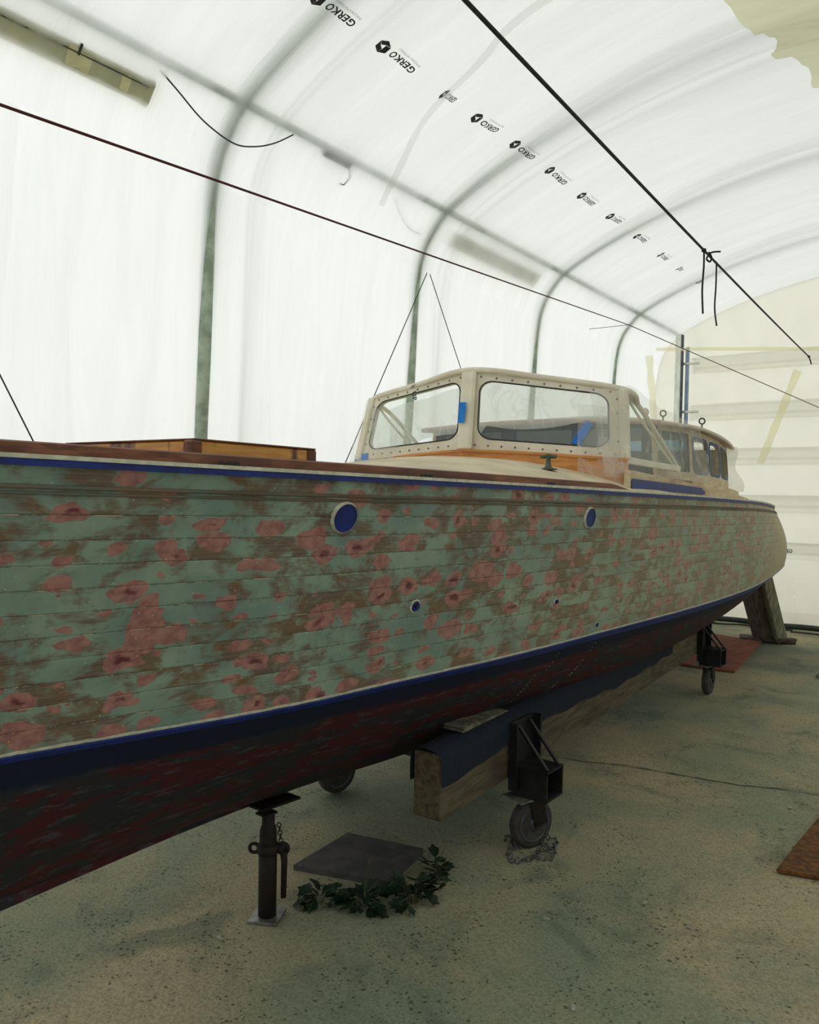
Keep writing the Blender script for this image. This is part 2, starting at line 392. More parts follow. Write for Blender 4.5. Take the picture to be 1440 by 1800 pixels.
M_gapstrip = simple('ragged pale strip', (130, 128, 108), (80, 78, 64), .9, 0, 26, bump=.8)
M_drip = simple('dried pale drip', (170, 168, 156), (146, 144, 132), .7, 0, 40, bump=.2)
def glass_mat(name, col=(.95, .97, .95), g=.08):
    t = NT(name)
    tp = t.node('ShaderNodeBsdfTransparent', {'Color': col+(1,)}); gl = t.node('ShaderNodeBsdfGlossy', {'Color': (1, 1, 1, 1), 'Roughness': .08})
    df = t.node('ShaderNodeBsdfDiffuse', {'Color': (.8, .82, .78, 1)})
    a = t.node('ShaderNodeMixShader', {0: g*.45, 1: tp.outputs[0], 2: gl.outputs[0]})
    b = t.node('ShaderNodeMixShader', {0: .012, 1: a.outputs[0], 2: df.outputs[0]})
    t.l.new(b.outputs[0], t.out.inputs[0]); return t.m
M_glass = glass_mat('dusty glass'); M_glassd = glass_mat('dark teal glass', (.35, .48, .52), .12)

# ------------------------------------------------------------------ tent shell
HALF = [(-3.90, 0), (-3.90, .6), (-3.90, 1.3), (-3.90, 1.9), (-3.875, 2.4), (-3.86, 2.85), (-3.85, 3.2), (-3.83, 3.43), (-3.78, 3.6), (-3.70, 3.72),
        (-3.55, 3.87), (-3.24, 4.03), (-2.82, 4.19), (-2.3, 4.33), (-1.6, 4.45), (-.8, 4.5)]
XC = -.8
FULL = HALF+[(2*XC-x, z) for x, z in HALF[-2::-1]]
def cr(P, n):
    """dense Catmull-Rom through 2d/3d points"""
    P = [np.array(p, float) for p in P]; out = []
    for i in range(len(P)-1):
        a, b, c, d = P[max(i-1, 0)], P[i], P[i+1], P[min(i+2, len(P)-1)]
        for k in range(n):
            s = k/n; out.append(.5*((2*b)+(-a+c)*s+(2*a-5*b+4*c-d)*s*s+(-a+3*b-3*c+d)*s**3))
    out.append(P[-1]); return out
def resample(P, n):
    P = np.array(P); L = np.r_[0, np.cumsum(np.linalg.norm(np.diff(P, axis=0), axis=1))]
    s = np.linspace(0, L[-1], n); return np.stack([np.interp(s, L, P[:, k]) for k in range(P.shape[1])], 1)
PROF = resample(cr(FULL, 8), 240)
pn = np.gradient(PROF, axis=0); pn = np.stack([pn[:, 1], -pn[:, 0]], 1); pn /= np.linalg.norm(pn, axis=1)[:, None]  # points inward
PL = np.r_[0, np.cumsum(np.linalg.norm(np.diff(PROF, axis=0), axis=1))]
YE, YF = 10.62, -3.2
INSET = .055
def film_off(s, y):
    """inward offset of the film: touches the hoops low down, sags between them, with folds"""
    low = np.clip(1-(s-2.5)/1.1, 0, 1)
    base = INSET-.052*low
    ph = (y-2.98)/2.07*2*math.pi
    base += .012*(1-math.cos(ph))*(.4+.6*(s > 3.2))
    base += .006*math.sin(y*9+s*1.3)+.004*math.sin(y*23+s*2.1+1)+.0025*math.sin(y*61+s*1.1)
    return base
def film_pt(s, y):
    x = np.interp(s, PL, PROF[:, 0]); z = np.interp(s, PL, PROF[:, 1])
    nx = np.interp(s, PL, pn[:, 0]); nz = np.interp(s, PL, pn[:, 1]); o = film_off(s, y)
    return Vector((x+nx*o, y, z+nz*o))
ys = np.linspace(YF, YE, 260); SV = PL[-1]; S1 = float(np.interp(1, [0, 1], [0, 3.43]))
sL = np.linspace(0, S1, 24); sC = np.linspace(S1, SV-S1, 110); sR = np.linspace(SV-S1, SV, 20)
for nm, ss in (('wall_left', sL), ('ceiling', sC), ('wall_right', sR)):
    o = top(nm, grid([[film_pt(s, y) for y in ys] for s in ss]), M_film, kind='structure', smooth=True)
    o['label'] = {'wall_left': 'white translucent film wall behind the boat', 'ceiling': 'white translucent film vault over the boat', 'wall_right': 'white film wall on the right side'}[nm]
# floor
gx = np.linspace(-4.6, 3.0, 110); gy = np.linspace(-4, 12, 200)
def fz(x, y): return .004*math.sin(x*2.1+y*.7)*math.sin(y*1.3)+.003*math.sin(x*5+y*3)-.004
top('floor', grid([[(x, y, min(0, fz(x, y))) for y in gy] for x in gx], True), floor_mat(), kind='structure', smooth=True)
joint = cr([(-2.6, 4.2), (-2.01, 4.28), (-1.71, 4.40), (-1.39, 4.46), (-1.09, 4.52), (-.72, 4.66), (.6, 4.9)], 6)
def jp(k, o): x, y = joint[k]; return (x+.0, y+o, .0012)
_P = [(jp(k, -.006-.005*math.sin(k*1.9)), jp(k, .006+.005*math.sin(k*2.3))) for k in range(len(joint))]
o = top('trim_1', grid([[a for a, b in _P], [b for a, b in _P]]), simple('dirty floor joint', (92, 100, 86), (76, 84, 72), .95, 0, 30, bump=.4), kind='structure'); o['label'] = 'dirty joint crossing the concrete floor'
# end walls
RAILZ = [3.38, 2.74, 2.15, 1.54, .95]
def end_pt(x, z, y0, sgn):
    d = 0
    if x > -3.3:
        for r in RAILZ:
            q = (z-r)/.055
            if abs(q) < 1.9: d = max(d, .095*math.sqrt(max(0, 1-(q/1.9)**2)))
    w = .010*math.sin(x*3.3+z*4.1)+.008*math.sin(x*7.9-z*2.3)+.005*math.sin(x*17+z*9)
    return Vector((x, y0-sgn*(d+abs(w))-.004*sgn, z))
zs_ = np.linspace(0.0, 4.5, 150); zs_ = np.unique(np.r_[zs_, np.concatenate([np.linspace(r-.11, r+.11, 17) for r in RAILZ])])
def endwall(nm, y0, sgn, mat, lab):
    P = []
    for z in zs_:
        half = np.interp(z, HALF and [h[1] for h in HALF], [XC-h[0] for h in HALF]) if z <= 4.5 else 0
        P.append([end_pt(XC-half+.02+(2*half-.04)*k/120, z, y0, sgn) for k in range(121)])
    o = top(nm, grid(P), mat, kind='structure', smooth=True); o['label'] = lab
endwall('wall_back', YE, 1, M_film_end, 'film covered end wall behind the stern')
endwall('wall_front', YF, -1, M_film, 'film end wall behind the camera')

def arc_pts(y, off, s0=0., s1=None, n=70):
    s1 = SV if s1 is None else s1; out = []
    for s in np.linspace(s0, s1, 110):
        x = np.interp(s, PL, PROF[:, 0]); z = np.interp(s, PL, PROF[:, 1]); nx = np.interp(s, PL, pn[:, 0]); nz = np.interp(s, PL, pn[:, 1])
        o = off if off is not None else float(np.interp(min(s, SV-s), [0, 2.9, 3.7, 4.6, 5.6, 9], [.004, .004, .0, .012, .075, .09]))
        out.append((x-nx*o, y, max(z-nz*o, .0)))
    return out
HY = [-1.16, .91, 2.98, 5.05, 7.12, 9.19]
names = {-1.16: 'tunnel hoop outside the film behind the camera', .91: 'tunnel hoop outside the film, beside the bow', 2.98: 'tunnel hoop behind the foredeck hatch, nearest upright in view',
         5.05: 'tunnel hoop rising behind the windshield', 7.12: 'tunnel hoop rising just right of the windshield centre post', 9.19: 'faint tunnel hoop nearest the end wall'}
for y in HY:
    o = top('tunnel_hoop', tube(arc_pts(y, None), .043, 12), M_pipe, names[y], 'tent frame', group='tunnel hoops', smooth=True)
rod = {3.32: 'thin hoop rod beside the nearest tunnel hoop', 5.42: 'thin hoop rod beside the windshield hoop'}
for y in rod:
    top('hoop_rod', tube(arc_pts(y, .05), .014, 8), M_galv, rod[y], 'tent frame', smooth=True)
top('purlin_pipe', tube([(-3.545, YF+.1, 3.853), (-3.545, 3, 3.853), (-3.545, YE-.1, 3.853)], .026, 10), M_pipe, 'long horizontal pipe behind the film crossing the hoops', 'pipe', smooth=True)
# seam of doubled film across the vault
P = []
for k, s in enumerate(np.linspace(3.78, 7.6, 60)):
    yc = 4.34-.50*min(1, (k/59)*2.6)+.03*math.sin(k*.4)
    row = []
    for j in range(5):
        p = film_pt(s, yc+(j-2)*.015); x = np.interp(s, PL, pn[:, 0]); z = np.interp(s, PL, pn[:, 1])
        d = .006+.012*(1-abs(j-2)/2); row.append(p+Vector((x*d, 0, z*d)))
    P.append(row)
top('film_seam', grid(P), M_film_seam, 'bunched seam of doubled film running over the vault', 'plastic film', smooth=True)

# strip lights behind the film on the purlin
def strip_light(y0, y1, dep, lab):
    e = empty('strip_light', (-3.70, (y0+y1)/2, 3.75), lab, 'ceiling light', 'strip lights under the long pipe')
    sc = float(np.interp(3.735, PROF[:90, 1], PL[:90])); x = np.interp(sc, PL, PROF[:, 0]); nx = np.interp(sc, PL, pn[:, 0]); nz = np.interp(sc, PL, pn[:, 1])
    def mp_(u, v, d): return (x+nx*(v+dep)-nz*-u*1.0, d, 3.735+nz*(v+dep)-nx*u)   # u runs down the film, v inward
    def mp2(u, v, d):
        tx, tz = -nz, nx
        return (x+nx*(v+dep)-tx*u, d, 3.735+nz*(v+dep)-tz*u)
    obj('housing', prism([(-.06, -.055), (.06, -.055), (.064, -.01), (.045, .004), (-.045, .004), (-.064, -.01)], mp2, y0, y1), M_fixture, e)
    obj('end_cap', prism([(-.066, -.058), (.066, -.058), (.070, -.01), (.048, .007), (-.048, .007), (-.070, -.01)], mp2, y1, y1+.035), M_fixture, e)
    for yy in np.arange(y0+.2, y1, .42):
        obj('clip', prism([(-.075, -.01), (-.02, -.01), (-.02, .007), (-.075, .007)], mp2, yy, yy+.012), M_cable, e)
    obj('wire', tube([mp2(-.03, .007, y0), mp2(-.028, .008, (y0+y1)/2), mp2(-.03, .007, y1)], .003, 5), M_cable, e, True)
strip_light(.55, 2.40, .068, 'long strip light under the pipe at top left')
strip_light(5.30, 6.75, .0, 'faint strip light behind the film beyond the second hoop')
e = empty('junction_clamp', (-3.62, 3.75, 3.78), 'dark clamp with looped wire under the long pipe', 'clamp')
obj('clamp_body', box((-3.555, 3.78, 3.815), (.05, .26, .04), Matrix.Rotation(.9, 3, 'Y'), .008), M_cable, e)
obj('wire_loop', tube([(-3.55, 3.86, 3.80), (-3.56, 3.92, 3.785), (-3.585, 3.95, 3.75), (-3.615, 3.93, 3.70), (-3.625, 3.89, 3.70)], .004, 6), M_cable, e, True)
cb = cr([(-3.56, 2.43, 3.80), (-3.565, 2.55, 3.74), (-3.60, 2.75, 3.665), (-3.625, 2.98, 3.635), (-3.60, 3.12, 3.66), (-3.57, 3.25, 3.72), (-3.52, 3.36, 3.80)], 6)
top('lamp_cable', tube(cb, .0045, 6), M_cable, 'dark cable looping from the strip light across the nearest hoop', 'cable', smooth=True)
cb = cr([(-3.60, 4.45, 3.78), (-3.66, 4.62, 3.70), (-3.70, 4.78, 3.66), (-3.70, 4.92, 3.66)], 6)
top('lamp_cable', tube(cb, .004, 6), M_galv, 'pale cable sagging to the hoop above the windshield', 'cable', smooth=True)

# end wall frame
e = empty('end_post', (-3.42, 10.36, 0), 'silver upright post at the end wall left of the rails', 'post')
obj('post', box((-3.42, 10.36, 1.89), (.085, .09, 3.78), None, .008), M_galv, e)
obj('edge_strip', box((-3.366, 10.33, 1.88), (.018, .05, 3.76), None, .003), M_rim, e)
obj('blue_strip', box((-3.315, 10.38, 2.15), (.05, .012, 2.9), None, .003), simple('pale blue strip', (150, 172, 196), (120, 146, 180), .5, 0, 4, bump=.1), e, label='pale blue strip beside the post')
for z in RAILZ[:2]:
    obj('bracket', tube([(-3.38, 10.36, z), (-3.16, 10.40, z)], .018, 8), M_galv, e, True)
lab = ['topmost', 'second from the top', 'middle', 'second from the bottom', 'lowest']
for z, l in zip(RAILZ, lab):
    top('end_rail', tube([(-3.25, YE+.012, z-.03), (.6, YE+.012, z-.03)], .016, 10), simple('beige rail', (226, 220, 186), (210, 204, 170), .6, 0, 5, bump=.1), l+' beige rail under the end wall film', 'rail', group='end wall rails', smooth=True)
def strip(name, a, b, w, mat, lab, seg=14, y=10.5):
    a, b = Vector(a), Vector(b); P = []
    for k in range(seg+1):
        p = a.lerp(b, k/seg); n = (b-a).cross(Vector((0, 1, 0))).normalized()
        ww = w*(.9+.1*math.sin(k*1.7))
        P.append([(p+n*ww*j/2+Vector((0, .012*math.sin(k*1.3+j), 0))) for j in (-1, 0, 1)])
    top(name, grid(P), mat, lab, 'plastic strip', smooth=True)
strip('yellow_strip', (-3.66, 9.9, 3.45), (-3.62, 10.1, 2.4), .10, M_film_strip, 'yellow film strip hanging left of the end post')
strip('yellow_strip', (-3.62, 10.05, 3.55), (-1.4, 10.42, 3.40), .05, M_film_strip, 'long yellow film fold running along the top rail')
strip('yellow_strip', (-2.0, 10.5, 3.2), (-2.40, 10.5, 2.05), .10, M_film_strip, 'faded yellow film strip slanting across the end wall rails')
# floor cables at the foot of the end wall
def wav(a, b, n, amp, seed, z=.03):
    R = random.Random(seed); a, b = Vector(a), Vector(b)
    return [tuple(x) for x in cr([tuple(a.lerp(b, k/n)+Vector((0, R.uniform(-amp, amp), R.uniform(0, .01)))) for k in range(n+1)], 4)]
top('floor_hose', tube(wav((-3.6, 10.28, .045), (.8, 10.3, .045), 12, .04, 1), .035, 8), M_cable, 'thick dark hose lying along the foot of the end wall', 'hose', smooth=True)
top('floor_cable', tube(wav((-3.5, 10.08, .016), (-1.9, 10.12, .016), 8, .07, 3), .012, 6), M_cable, 'thin black cable on the floor before the end wall hose', 'cable', smooth=True)
top('floor_cable', tube(wav((-1.9, 10.02, .016), (.6, 9.95, .016), 8, .03, 5), .010, 6), M_cable, 'thin cable on the floor right of the leaning prop', 'cable', smooth=True)
top('cable_loop', torus((-1.14, 7.76, .012), .13, .007, (0, 0, 1), 24, 6, 1, .8), M_cable, 'small green cable loop on the floor at the right edge', 'cable', smooth=True)

# yellow sheet hanging at top right
P = []
edge = [(-1.36, 4.45), (-1.30, 4.8), (-1.27, 4.92), (-1.20, 5.05), (-1.26, 5.18), (-1.15, 5.38), (-1.10, 5.55), (-1.13, 5.75), (-1.05, 5.98), (-.9, 6.4), (-.7, 7.0)]
edge = [tuple(q) for q in cr([(-1.5, 3.8)]+edge, 4)]
for k, (x, y) in enumerate(edge):
    row = []; x += .07
    for j in range(16):
        tt = j/15; xx = x+tt*1.9
        zz = np.interp(xx, [h[0] for h in FULL], [h[1] for h in FULL])-.12-.10*math.sin(tt*3.1)+.018*math.sin(k*.6+j)+.012*math.sin(k*1.7+j*.6)
        row.append((xx, y+.1*tt, zz))
    P.append(row)
top('yellow_sheet', grid(P), M_film_yellow, 'yellowed plastic sheet hanging under the vault at the top right', 'plastic sheet', smooth=True)

# ------------------------------------------------------------------ printing on the films
def text_mesh(body, size, bold=0.0, shear=0.0):
    cu = bpy.data.curves.new('t', 'FONT'); cu.body = body; cu.size = size; cu.resolution_u = 3; cu.offset = bold; cu.shear = shear; cu.space_character = 1.05
    ob = bpy.data.objects.new('t', cu); COL.objects.link(ob); dg = bpy.context.evaluated_depsgraph_get(); dg.update()
    me = bpy.data.meshes.new_from_object(ob.evaluated_get(dg))
    r = ([tuple(v.co) for v in me.vertices], [tuple(p.vertices) for p in me.polygons])
    bpy.data.objects.remove(ob); bpy.data.curves.remove(cu); bpy.data.meshes.remove(me); return r
GT = text_mesh('GERKO', .062, .0016, .12); SUB = text_mesh('BUILDING MATERIALS', .022)
def hexlogo(c, R):
    """hexagonal emblem with a triangular opening, in three bands"""
    V, Fs = [], []
    def poly(ps): n = len(V); V.extend((c[0]+x*R, c[1]+y*R, 0) for x, y in ps); Fs.append(tuple(range(n, n+len(ps))))
    H = [(math.cos(math.radians(a)), math.sin(math.radians(a))*1.02) for a in (90, 150, 210, 270, 330, 30)]
    T = [(-.16, .30), (-.16, -.34), (.40, -.02)]
    g = .035
    poly([H[0], H[1], H[2], (T[1][0]-g, T[1][1]), (T[0][0]-g, T[0][1])])
    poly([(H[2][0]+g, H[2][1]-g), H[3], H[4], (T[2][0], T[2][1]-g), (T[1][0], T[1][1]-g)])
    poly([H[4], H[5], (H[5][0]*.9, H[5][1]+.07), H[0], (T[0][0], T[0][1]+g), (T[2][0], T[2][1]+g)])
    return V, Fs
GW = max(v[0] for v in GT[0])
LOGO = join(GT, hexlogo((GW+.065, .022), .047))
S_LOGO = float(np.interp(-2.83, PROF[:120, 0], PL[:120])); 
def on_vault(vf, y0, s0, squeeze=1.0, shearx=0.0):
    V = []
    for (u, v, w) in vf[0]:
        yy = y0-u*squeeze; s = s0-v; p = film_pt(s, yy)
        nx = np.interp(s, PL, pn[:, 0]); nz = np.interp(s, PL, pn[:, 1]); V.append(tuple(p+Vector((nx, 0, nz))*.004))
    return V, vf[1]
LY = [(2.86, 1), (3.386, 1), (3.985, .45), (4.367, 1), (4.892, 1), (5.432, .95), (5.999, .9), (6.596, .9), (7.257, .8), (7.90, .75), (8.487, .3), (9.19, .3)]
order = ['at the top edge of the photo', 'second in the row', 'crumpled in the film seam', 'first past the film seam', 'second past the film seam', 'third past the film seam', 'fourth past the film seam',
         'fifth past the film seam', 'sixth past the film seam', 'last readable one in the row', 'squashed mark just past the readable row', 'squashed mark farthest along the row']
for (y, q), l in zip(LY, order):
    hexo = GW+.065
    src = LOGO if q > .5 else (join(([v for v in GT[0]], GT[1]), hexlogo((GW+.065, .022), .047)))
    y0 = y+hexo*q
    e = empty('printed_logo', film_pt(S_LOGO, y), 'black hexagon and lettering printed on the vault film, '+l, 'logo', 'row of prints on the vault')
    obj('emblem_and_word', on_vault(src, y0, S_LOGO, q), M_ink, e)
    if q > .5: obj('small_print', on_vault(([(u*1.0, v-.036, w) for u, v, w in SUB[0]], SUB[1]), y0, S_LOGO, q*.85), M_inkgrey, e)
# print on the end wall film, seen from its back
V = [(-1.995-u*1.0, end_pt(-1.995-u, .95+.0+v, YE, 1).y-.006, .935+v) for u, v, w in GT[0]]
top('printed_word', (V, GT[1]), M_ink, 'mirrored black word printed on the lowest wrapped rail beside the stern', 'lettering')

# ------------------------------------------------------------------ ropes
def sag(a, b, n=24, d=.03, r=.003, rn=6):
    a, b = Vector(a), Vector(b); return [tuple(a.lerp(b, k/n)-Vector((0, 0, d*4*(k/n)*(1-k/n)))) for k in range(n+1)]
a, b = Vector((-1.32, 2.0, 3.112)), Vector((-1.879, 10.5, 3.36)); a2 = a+(a-b)*.35
pts = sag(a2, b, 60, .03)
e = empty('black_rope', (-1.6, 6, 3.2), 'thick black rope running overhead from the top edge to the end wall', 'rope')
obj('rope', tube(pts, .0075, 8), M_black, e, True)
def rp_at(y):
    for p, q in zip(pts, pts[1:]):
        if p[1] <= y <= q[1]: return Vector(p).lerp(Vector(q), (y-p[1])/(q[1]-p[1]))
p1, p2 = rp_at(5.02), rp_at(5.38)
obj('hanging_tail', tube(cr([tuple(p1+Vector((0, 0, .008))), tuple(p1+Vector((.002, 0, -.1))), tuple(p1+Vector((-.004, 0, -.25))), tuple(p1+Vector((.004, 0, -.40)))], 5), .006, 7), M_black, e, True)
obj('hanging_tail', tube(cr([tuple(p2+Vector((0, 0, .008))), tuple(p2+Vector((0, 0, -.15))), tuple(p2+Vector((-.004, 0, -.3))), tuple(p2+Vector((.012, 0, -.42)))], 5), .0055, 7), M_black, e, True)
pm = rp_at(5.15)
obj('knot', tube([tuple(x) for x in cr([tuple(pm+Vector(v)) for v in ((.0, .0, .02), (.012, .02, -.01), (0, .03, -.035), (-.012, 0, -.02), (.01, .01, .015), (.03, .05, .03), (.05, .08, .035))], 5)], .006, 7), M_black, e, True)
obj('knot', lathe([(0.002, -.014), (.014, -.008), (.016, 0), (.014, .008), (.002, .014)], 8, 'Z', tuple(p1)), M_black, e, True)
obj('knot', (lathe([(0.002, -.014), (.016, -.006), (.018, 0), (.014, .01), (.002, .016)], 8, 'Z', tuple(b))), M_black, e, True)
obj('rope_end', tube([tuple(b), tuple(b+Vector((.02, -.02, -.05))), tuple(b+Vector((.035, -.03, -.10)))], .008, 6), M_black, e, True)
bend = Vector((-3.21, 8.05, 3.455))
e = empty('red_cord', (-2.6, 4, 2.8), 'thin dark red cord crossing above the boat from left edge to end wall', 'rope')
n0 = Vector((-2.0, .863, 2.545)); n0 = n0+(n0-bend)*.2
obj('cord', tube(sag(n0, bend, 30, 0.0)+sag(bend, (-1.62, 10.5, 2.66), 16, 0)[1:], .0042, 6), M_redrope, e, True)
obj('tie', tube([tuple(bend), tuple(bend+Vector((-.5, .1, .03)))], .003, 5), M_cable, e, True)
def stay(a, b, lab): top('stay_line', tube([a, b], .0038, 6), M_cable, lab, 'rope', group='thin stay lines by the left wall')
stay((-3.755, 5.1, 3.40), (-3.755, 4.08, 1.70), 'thin line slanting down left of the windshield')
stay((-3.755, 5.14, 3.40), (-3.755, 5.95, 2.22), 'thin line slanting down behind the windshield top')
stay((-3.755, 1.45, 2.62), (-3.755, 2.0, 1.58), 'thin line at the left edge behind the toe rail')

# ------------------------------------------------------------------ the boat
def cx(Y): return -2.2-.062*(Y-1)
# station: waterline (x,y), sheer (x,y,z), keel (y,z), bilge power, side bulge
ST = [((-2.10, .05), (-2.06, -.28, 1.690), (.35, .60), 1.15, -.01),
      ((-2.04, .42), (-1.86, .28, 1.668), (.62, .47), 1.2, -.012),
      ((-1.93, .89), (-1.665, .89, 1.655), (.89, .43), 1.3, -.012),
      ((-1.84, 1.22), (-1.605, 1.26, 1.649), (1.22, .425), 1.4, -.010),
      ((-1.73, 1.65), (-1.54, 1.65, 1.643), (1.65, .418), 1.5, -.006),
      ((-1.665, 2.14), (-1.50, 2.14, 1.637), (2.14, .395), 1.7, .0),
      ((-1.58, 2.83), (-1.455, 2.83, 1.628), (2.83, .36), 2.0, .005),
      ((-1.51, 3.84), (-1.420, 3.84, 1.613), (3.84, .36), 2.5, .01),
      ((-1.455, 4.7), (-1.408, 4.7, 1.601), (4.7, .37), 2.8, .015),
      ((-1.435, 5.6), (-1.415, 5.6, 1.585), (5.6, .40), 3.0, .02),
      ((-1.46, 6.4), (-1.455, 6.35, 1.570), (6.4, .45), 3.1, .03),
      ((-1.53, 7.2), (-1.53, 7.05, 1.548), (7.2, .51), 3.1, .045),
      ((-1.63, 8.05), (-1.645, 7.75, 1.522), (8.05, .60), 3.0, .06),
      ((-1.74, 8.75), (-1.80, 8.3, 1.50), (8.75, .69), 2.8, .075),
      ((-1.91, 9.2), (-2.02, 8.68, 1.49), (9.15, .76), 2.5, .085),
      ((-2.25, 9.5), (-2.33, 8.90, 1.485), (9.40, .81), 2.2, .085),
      ((-2.72, 9.6), (-2.70, 8.96, 1.485), (9.55, .86), 2.0, .085)]
ZW = .93
tab = np.array([[w[0], w[1], s[0], s[1], s[2], k[0], k[1], p, b] for w, s, k, p, b in ST])
dense = resample_i = np.array(cr([tuple(r) for r in tab], 12))
N = len(dense)
SU = np.r_[0, np.cumsum(np.hypot(np.diff((dense[:, 0]+dense[:, 2])/2), np.diff((dense[:, 1]+dense[:, 3])/2)))]
def side_pt(i, v, side=1):
    r = dense[i]; k = v; x = r[2]*(1-k)+r[0]*k; y = r[3]*(1-k)+r[1]*k; z = r[4]*(1-k)+ZW*k
    j = min(max(i, 1), N-2); t = Vector((dense[j+1][0]-dense[j-1][0], dense[j+1][1]-dense[j-1][1], 0)).normalized(); n = Vector((t.y, -t.x, 0))
    b = r[8]*4*k*(1-k); p = Vector((x, y, z))+n*b
    if side < 0: p = mirror(p)
    return p
def mirror(p):
    c = Vector((cx(p[1]), p[1])); ax = Vector((-.062, 1)).normalized(); nn = Vector((ax.y, -ax.x))
    q = Vector((p[0], p[1])); base = Vector((cx(1.0), 1.0)); d = (q-base).dot(nn); q2 = q-nn*2*d
    return Vector((q2.x, q2.y, p[2]))
def bottom_pt(i, a, side=1):
    r = dense[i]; c = cx(r[5]); x = c*(1-a)+r[0]*a; y = r[5]*(1-a)+r[1]*a; z = r[6]+(ZW-r[6])*a**r[7]
    p = Vector((x, y, z)); return mirror(p) if side < 0 else p
def side_n(i, v):
    a = side_pt(min(i+1, N-1), v)-side_pt(max(i-1, 0), v); b = side_pt(i, max(v-.02, 0))-side_pt(i, min(v+.02, 1)); return a.cross(b).normalized()
def find(y, z):
    """hull point on the starboard side at world y, z -> (i, v)"""
    best = None
    for i in range(N):
        r = dense[i]; v = (r[4]-z)/(r[4]-ZW); v = min(max(v, 0), 1); p = side_pt(i, v); d = abs(p.y-y)
        if best is None or d < best[0]: best = (d, i, v)
    return best[1], best[2]
ib, vb = find(1.19, 1.24)
NS = 12
BIG = (SU[ib], (vb*NS)*.062)

BO = Vector((-2.35, 4.2, 0))
boat = empty('boat', tuple(BO), 'long wooden motor launch with sanded patchy green hull standing on a cradle', 'boat')
M_hull = hull_mat(); M_bottom = bottom_mat()
def strake(j, side):
    v0, v1 = j/NS, (j+1)/NS; vs = [v0, v0+.0012, v0+.003, v0+.008, v0+.03, v1-.03, v1-.008, v1-.003, v1-.0012, v1]; dp = [.002, .0005, .0, 0, 0, 0, 0, 0, .0005, .002]
    P, UV = [], []
    for i in range(N):
        row = []
        for v, d in zip(vs, dp):
            row.append(side_pt(i, v, side)-(side_n(i, v) if side > 0 else Vector((-side_n(i, v).x, side_n(i, v).y, side_n(i, v).z)))*d)
            UV.append((SU[i], min(max(v*NS, j+.001), j+.999)+(0 if side > 0 else 20)))
        P.append(row)
    return grid(P, side < 0), UV
for side in (1, -1):
    for j in range(NS):
        g, UV = strake(j, side); obj('plank', g, M_hull, boat, True, UV)
A = np.r_[np.linspace(0, .7, 9), np.linspace(.76, 1, 8)]
for side in (1, -1):
    P, UV = [], []
    for i in range(N):
        row = [bottom_pt(i, a, side) for a in A]; P.append(row)
        L = 0; acc = [0]
        for a, b in zip(row[::-1], row[::-1][1:]): L += (a-b).length; acc.append(L)
        UV += [(SU[i]+(0 if side > 0 else 30), acc[len(row)-1-k]) for k in range(len(row))]
    obj('bottom_planking', grid(P, side > 0), M_bottom, boat, True, UV, label='dark red and navy mottled underbody')
# keel timber
P = []
for i in range(0, N, 2):
    r = dense[i]; c = cx(r[5]); P.append([(c-.03, r[5], r[6]+.03), (c-.03, r[5], r[6]-.012), (c+.03, r[5], r[6]-.012), (c+.03, r[5], r[6]+.03)])
obj('keel', grid(P), M_bottom, boat, False, [(SU[min(i*2, N-1)], .4+.03*k) for i in range(len(P)) for k in range(4)])
def rail_along(v, off, r0, name, mat, i0=0, i1=N-1, side=1, n=6, flat=1.0, dz=0, jag=0):
    pts = []
    for i in range(i0, i1+1):
        p = side_pt(i, v, side); nn = side_n(i, v)
        if side < 0: nn = Vector((-nn.x, nn.y, nn.z))
        pts.append(p+nn*off+Vector((0, 0, dz+(random.uniform(-jag, jag) if jag else 0))))
    return obj(name, tube(pts, r0, n), mat, boat, True)
def band(v0, v1, off, name, mat, i0=0, i1=N-1, side=1, label=None, jag=0):
    P = []
    for i in range(i0, i1+1):
        nn = side_n(i, v0)
        if side < 0: nn = Vector((-nn.x, nn.y, nn.z))
        j = random.uniform(-jag, jag)
        P.append([side_pt(i, v0+j, side)+nn*.001, side_pt(i, v0+j, side)+nn*off, side_pt(i, v1+j, side)+nn*off, side_pt(i, v1+j, side)+nn*.001])
    return obj(name, grid(P, side < 0), mat, boat, False, label=label)
def bandz(za, zb, off, name, mat, v=0.0, side=1, label=None, i1=N-1):
    """vertical strip following a level line, between heights above that line"""
    P = []
    for i in range(i1+1):
        nn = side_n(i, v); nn = Vector((nn.x, nn.y, 0)).normalized()
        if side < 0: nn = Vector((-nn.x, nn.y, nn.z))
        p = side_pt(i, v, side)
        P.append([p+nn*.0+Vector((0, 0, za)), p+nn*off+Vector((0, 0, za)), p+nn*off+Vector((0, 0, zb)), p+nn*0+Vector((0, 0, zb))])
    return obj(name, grid(P, side > 0), mat, boat, False, label=label)
for side in (1, -1):
    rail_along(.078, .001, .006, 'bead_moulding', M_bead, side=side)
    rail_along(.098, .000, .0045, 'bead_moulding', M_bead, side=side)
    bandz(-.012, .004, .010, 'sheer_tape', M_navy, 0, side, 'blue masking tape along the sheer')
    bandz(.004, .014, .013, 'sheer_edge', M_creamline, 0, side, 'cream painted deck edge')
    band(.988, 1.0, .003, 'waterline_edge', M_creamline, side=side, label='ragged cream paint line above the waterline tape', jag=.0025)
    P = []
    for i in range(N):
        p = side_pt(i, 1.0, side); nn = side_n(i, 1.0)
        if side < 0: nn = Vector((-nn.x, nn.y, nn.z))
        q = bottom_pt(i, .975, side)
        P.append([p+nn*.004+Vector((0, 0, .001)), p+nn*.005+Vector((0, 0, -.004)), q+Vector((nn.x*.004, nn.y*.004, -.003))])
    obj('waterline_tape', grid(P, side < 0), M_navy, boat, False, label='bright blue masking tape on the waterline')
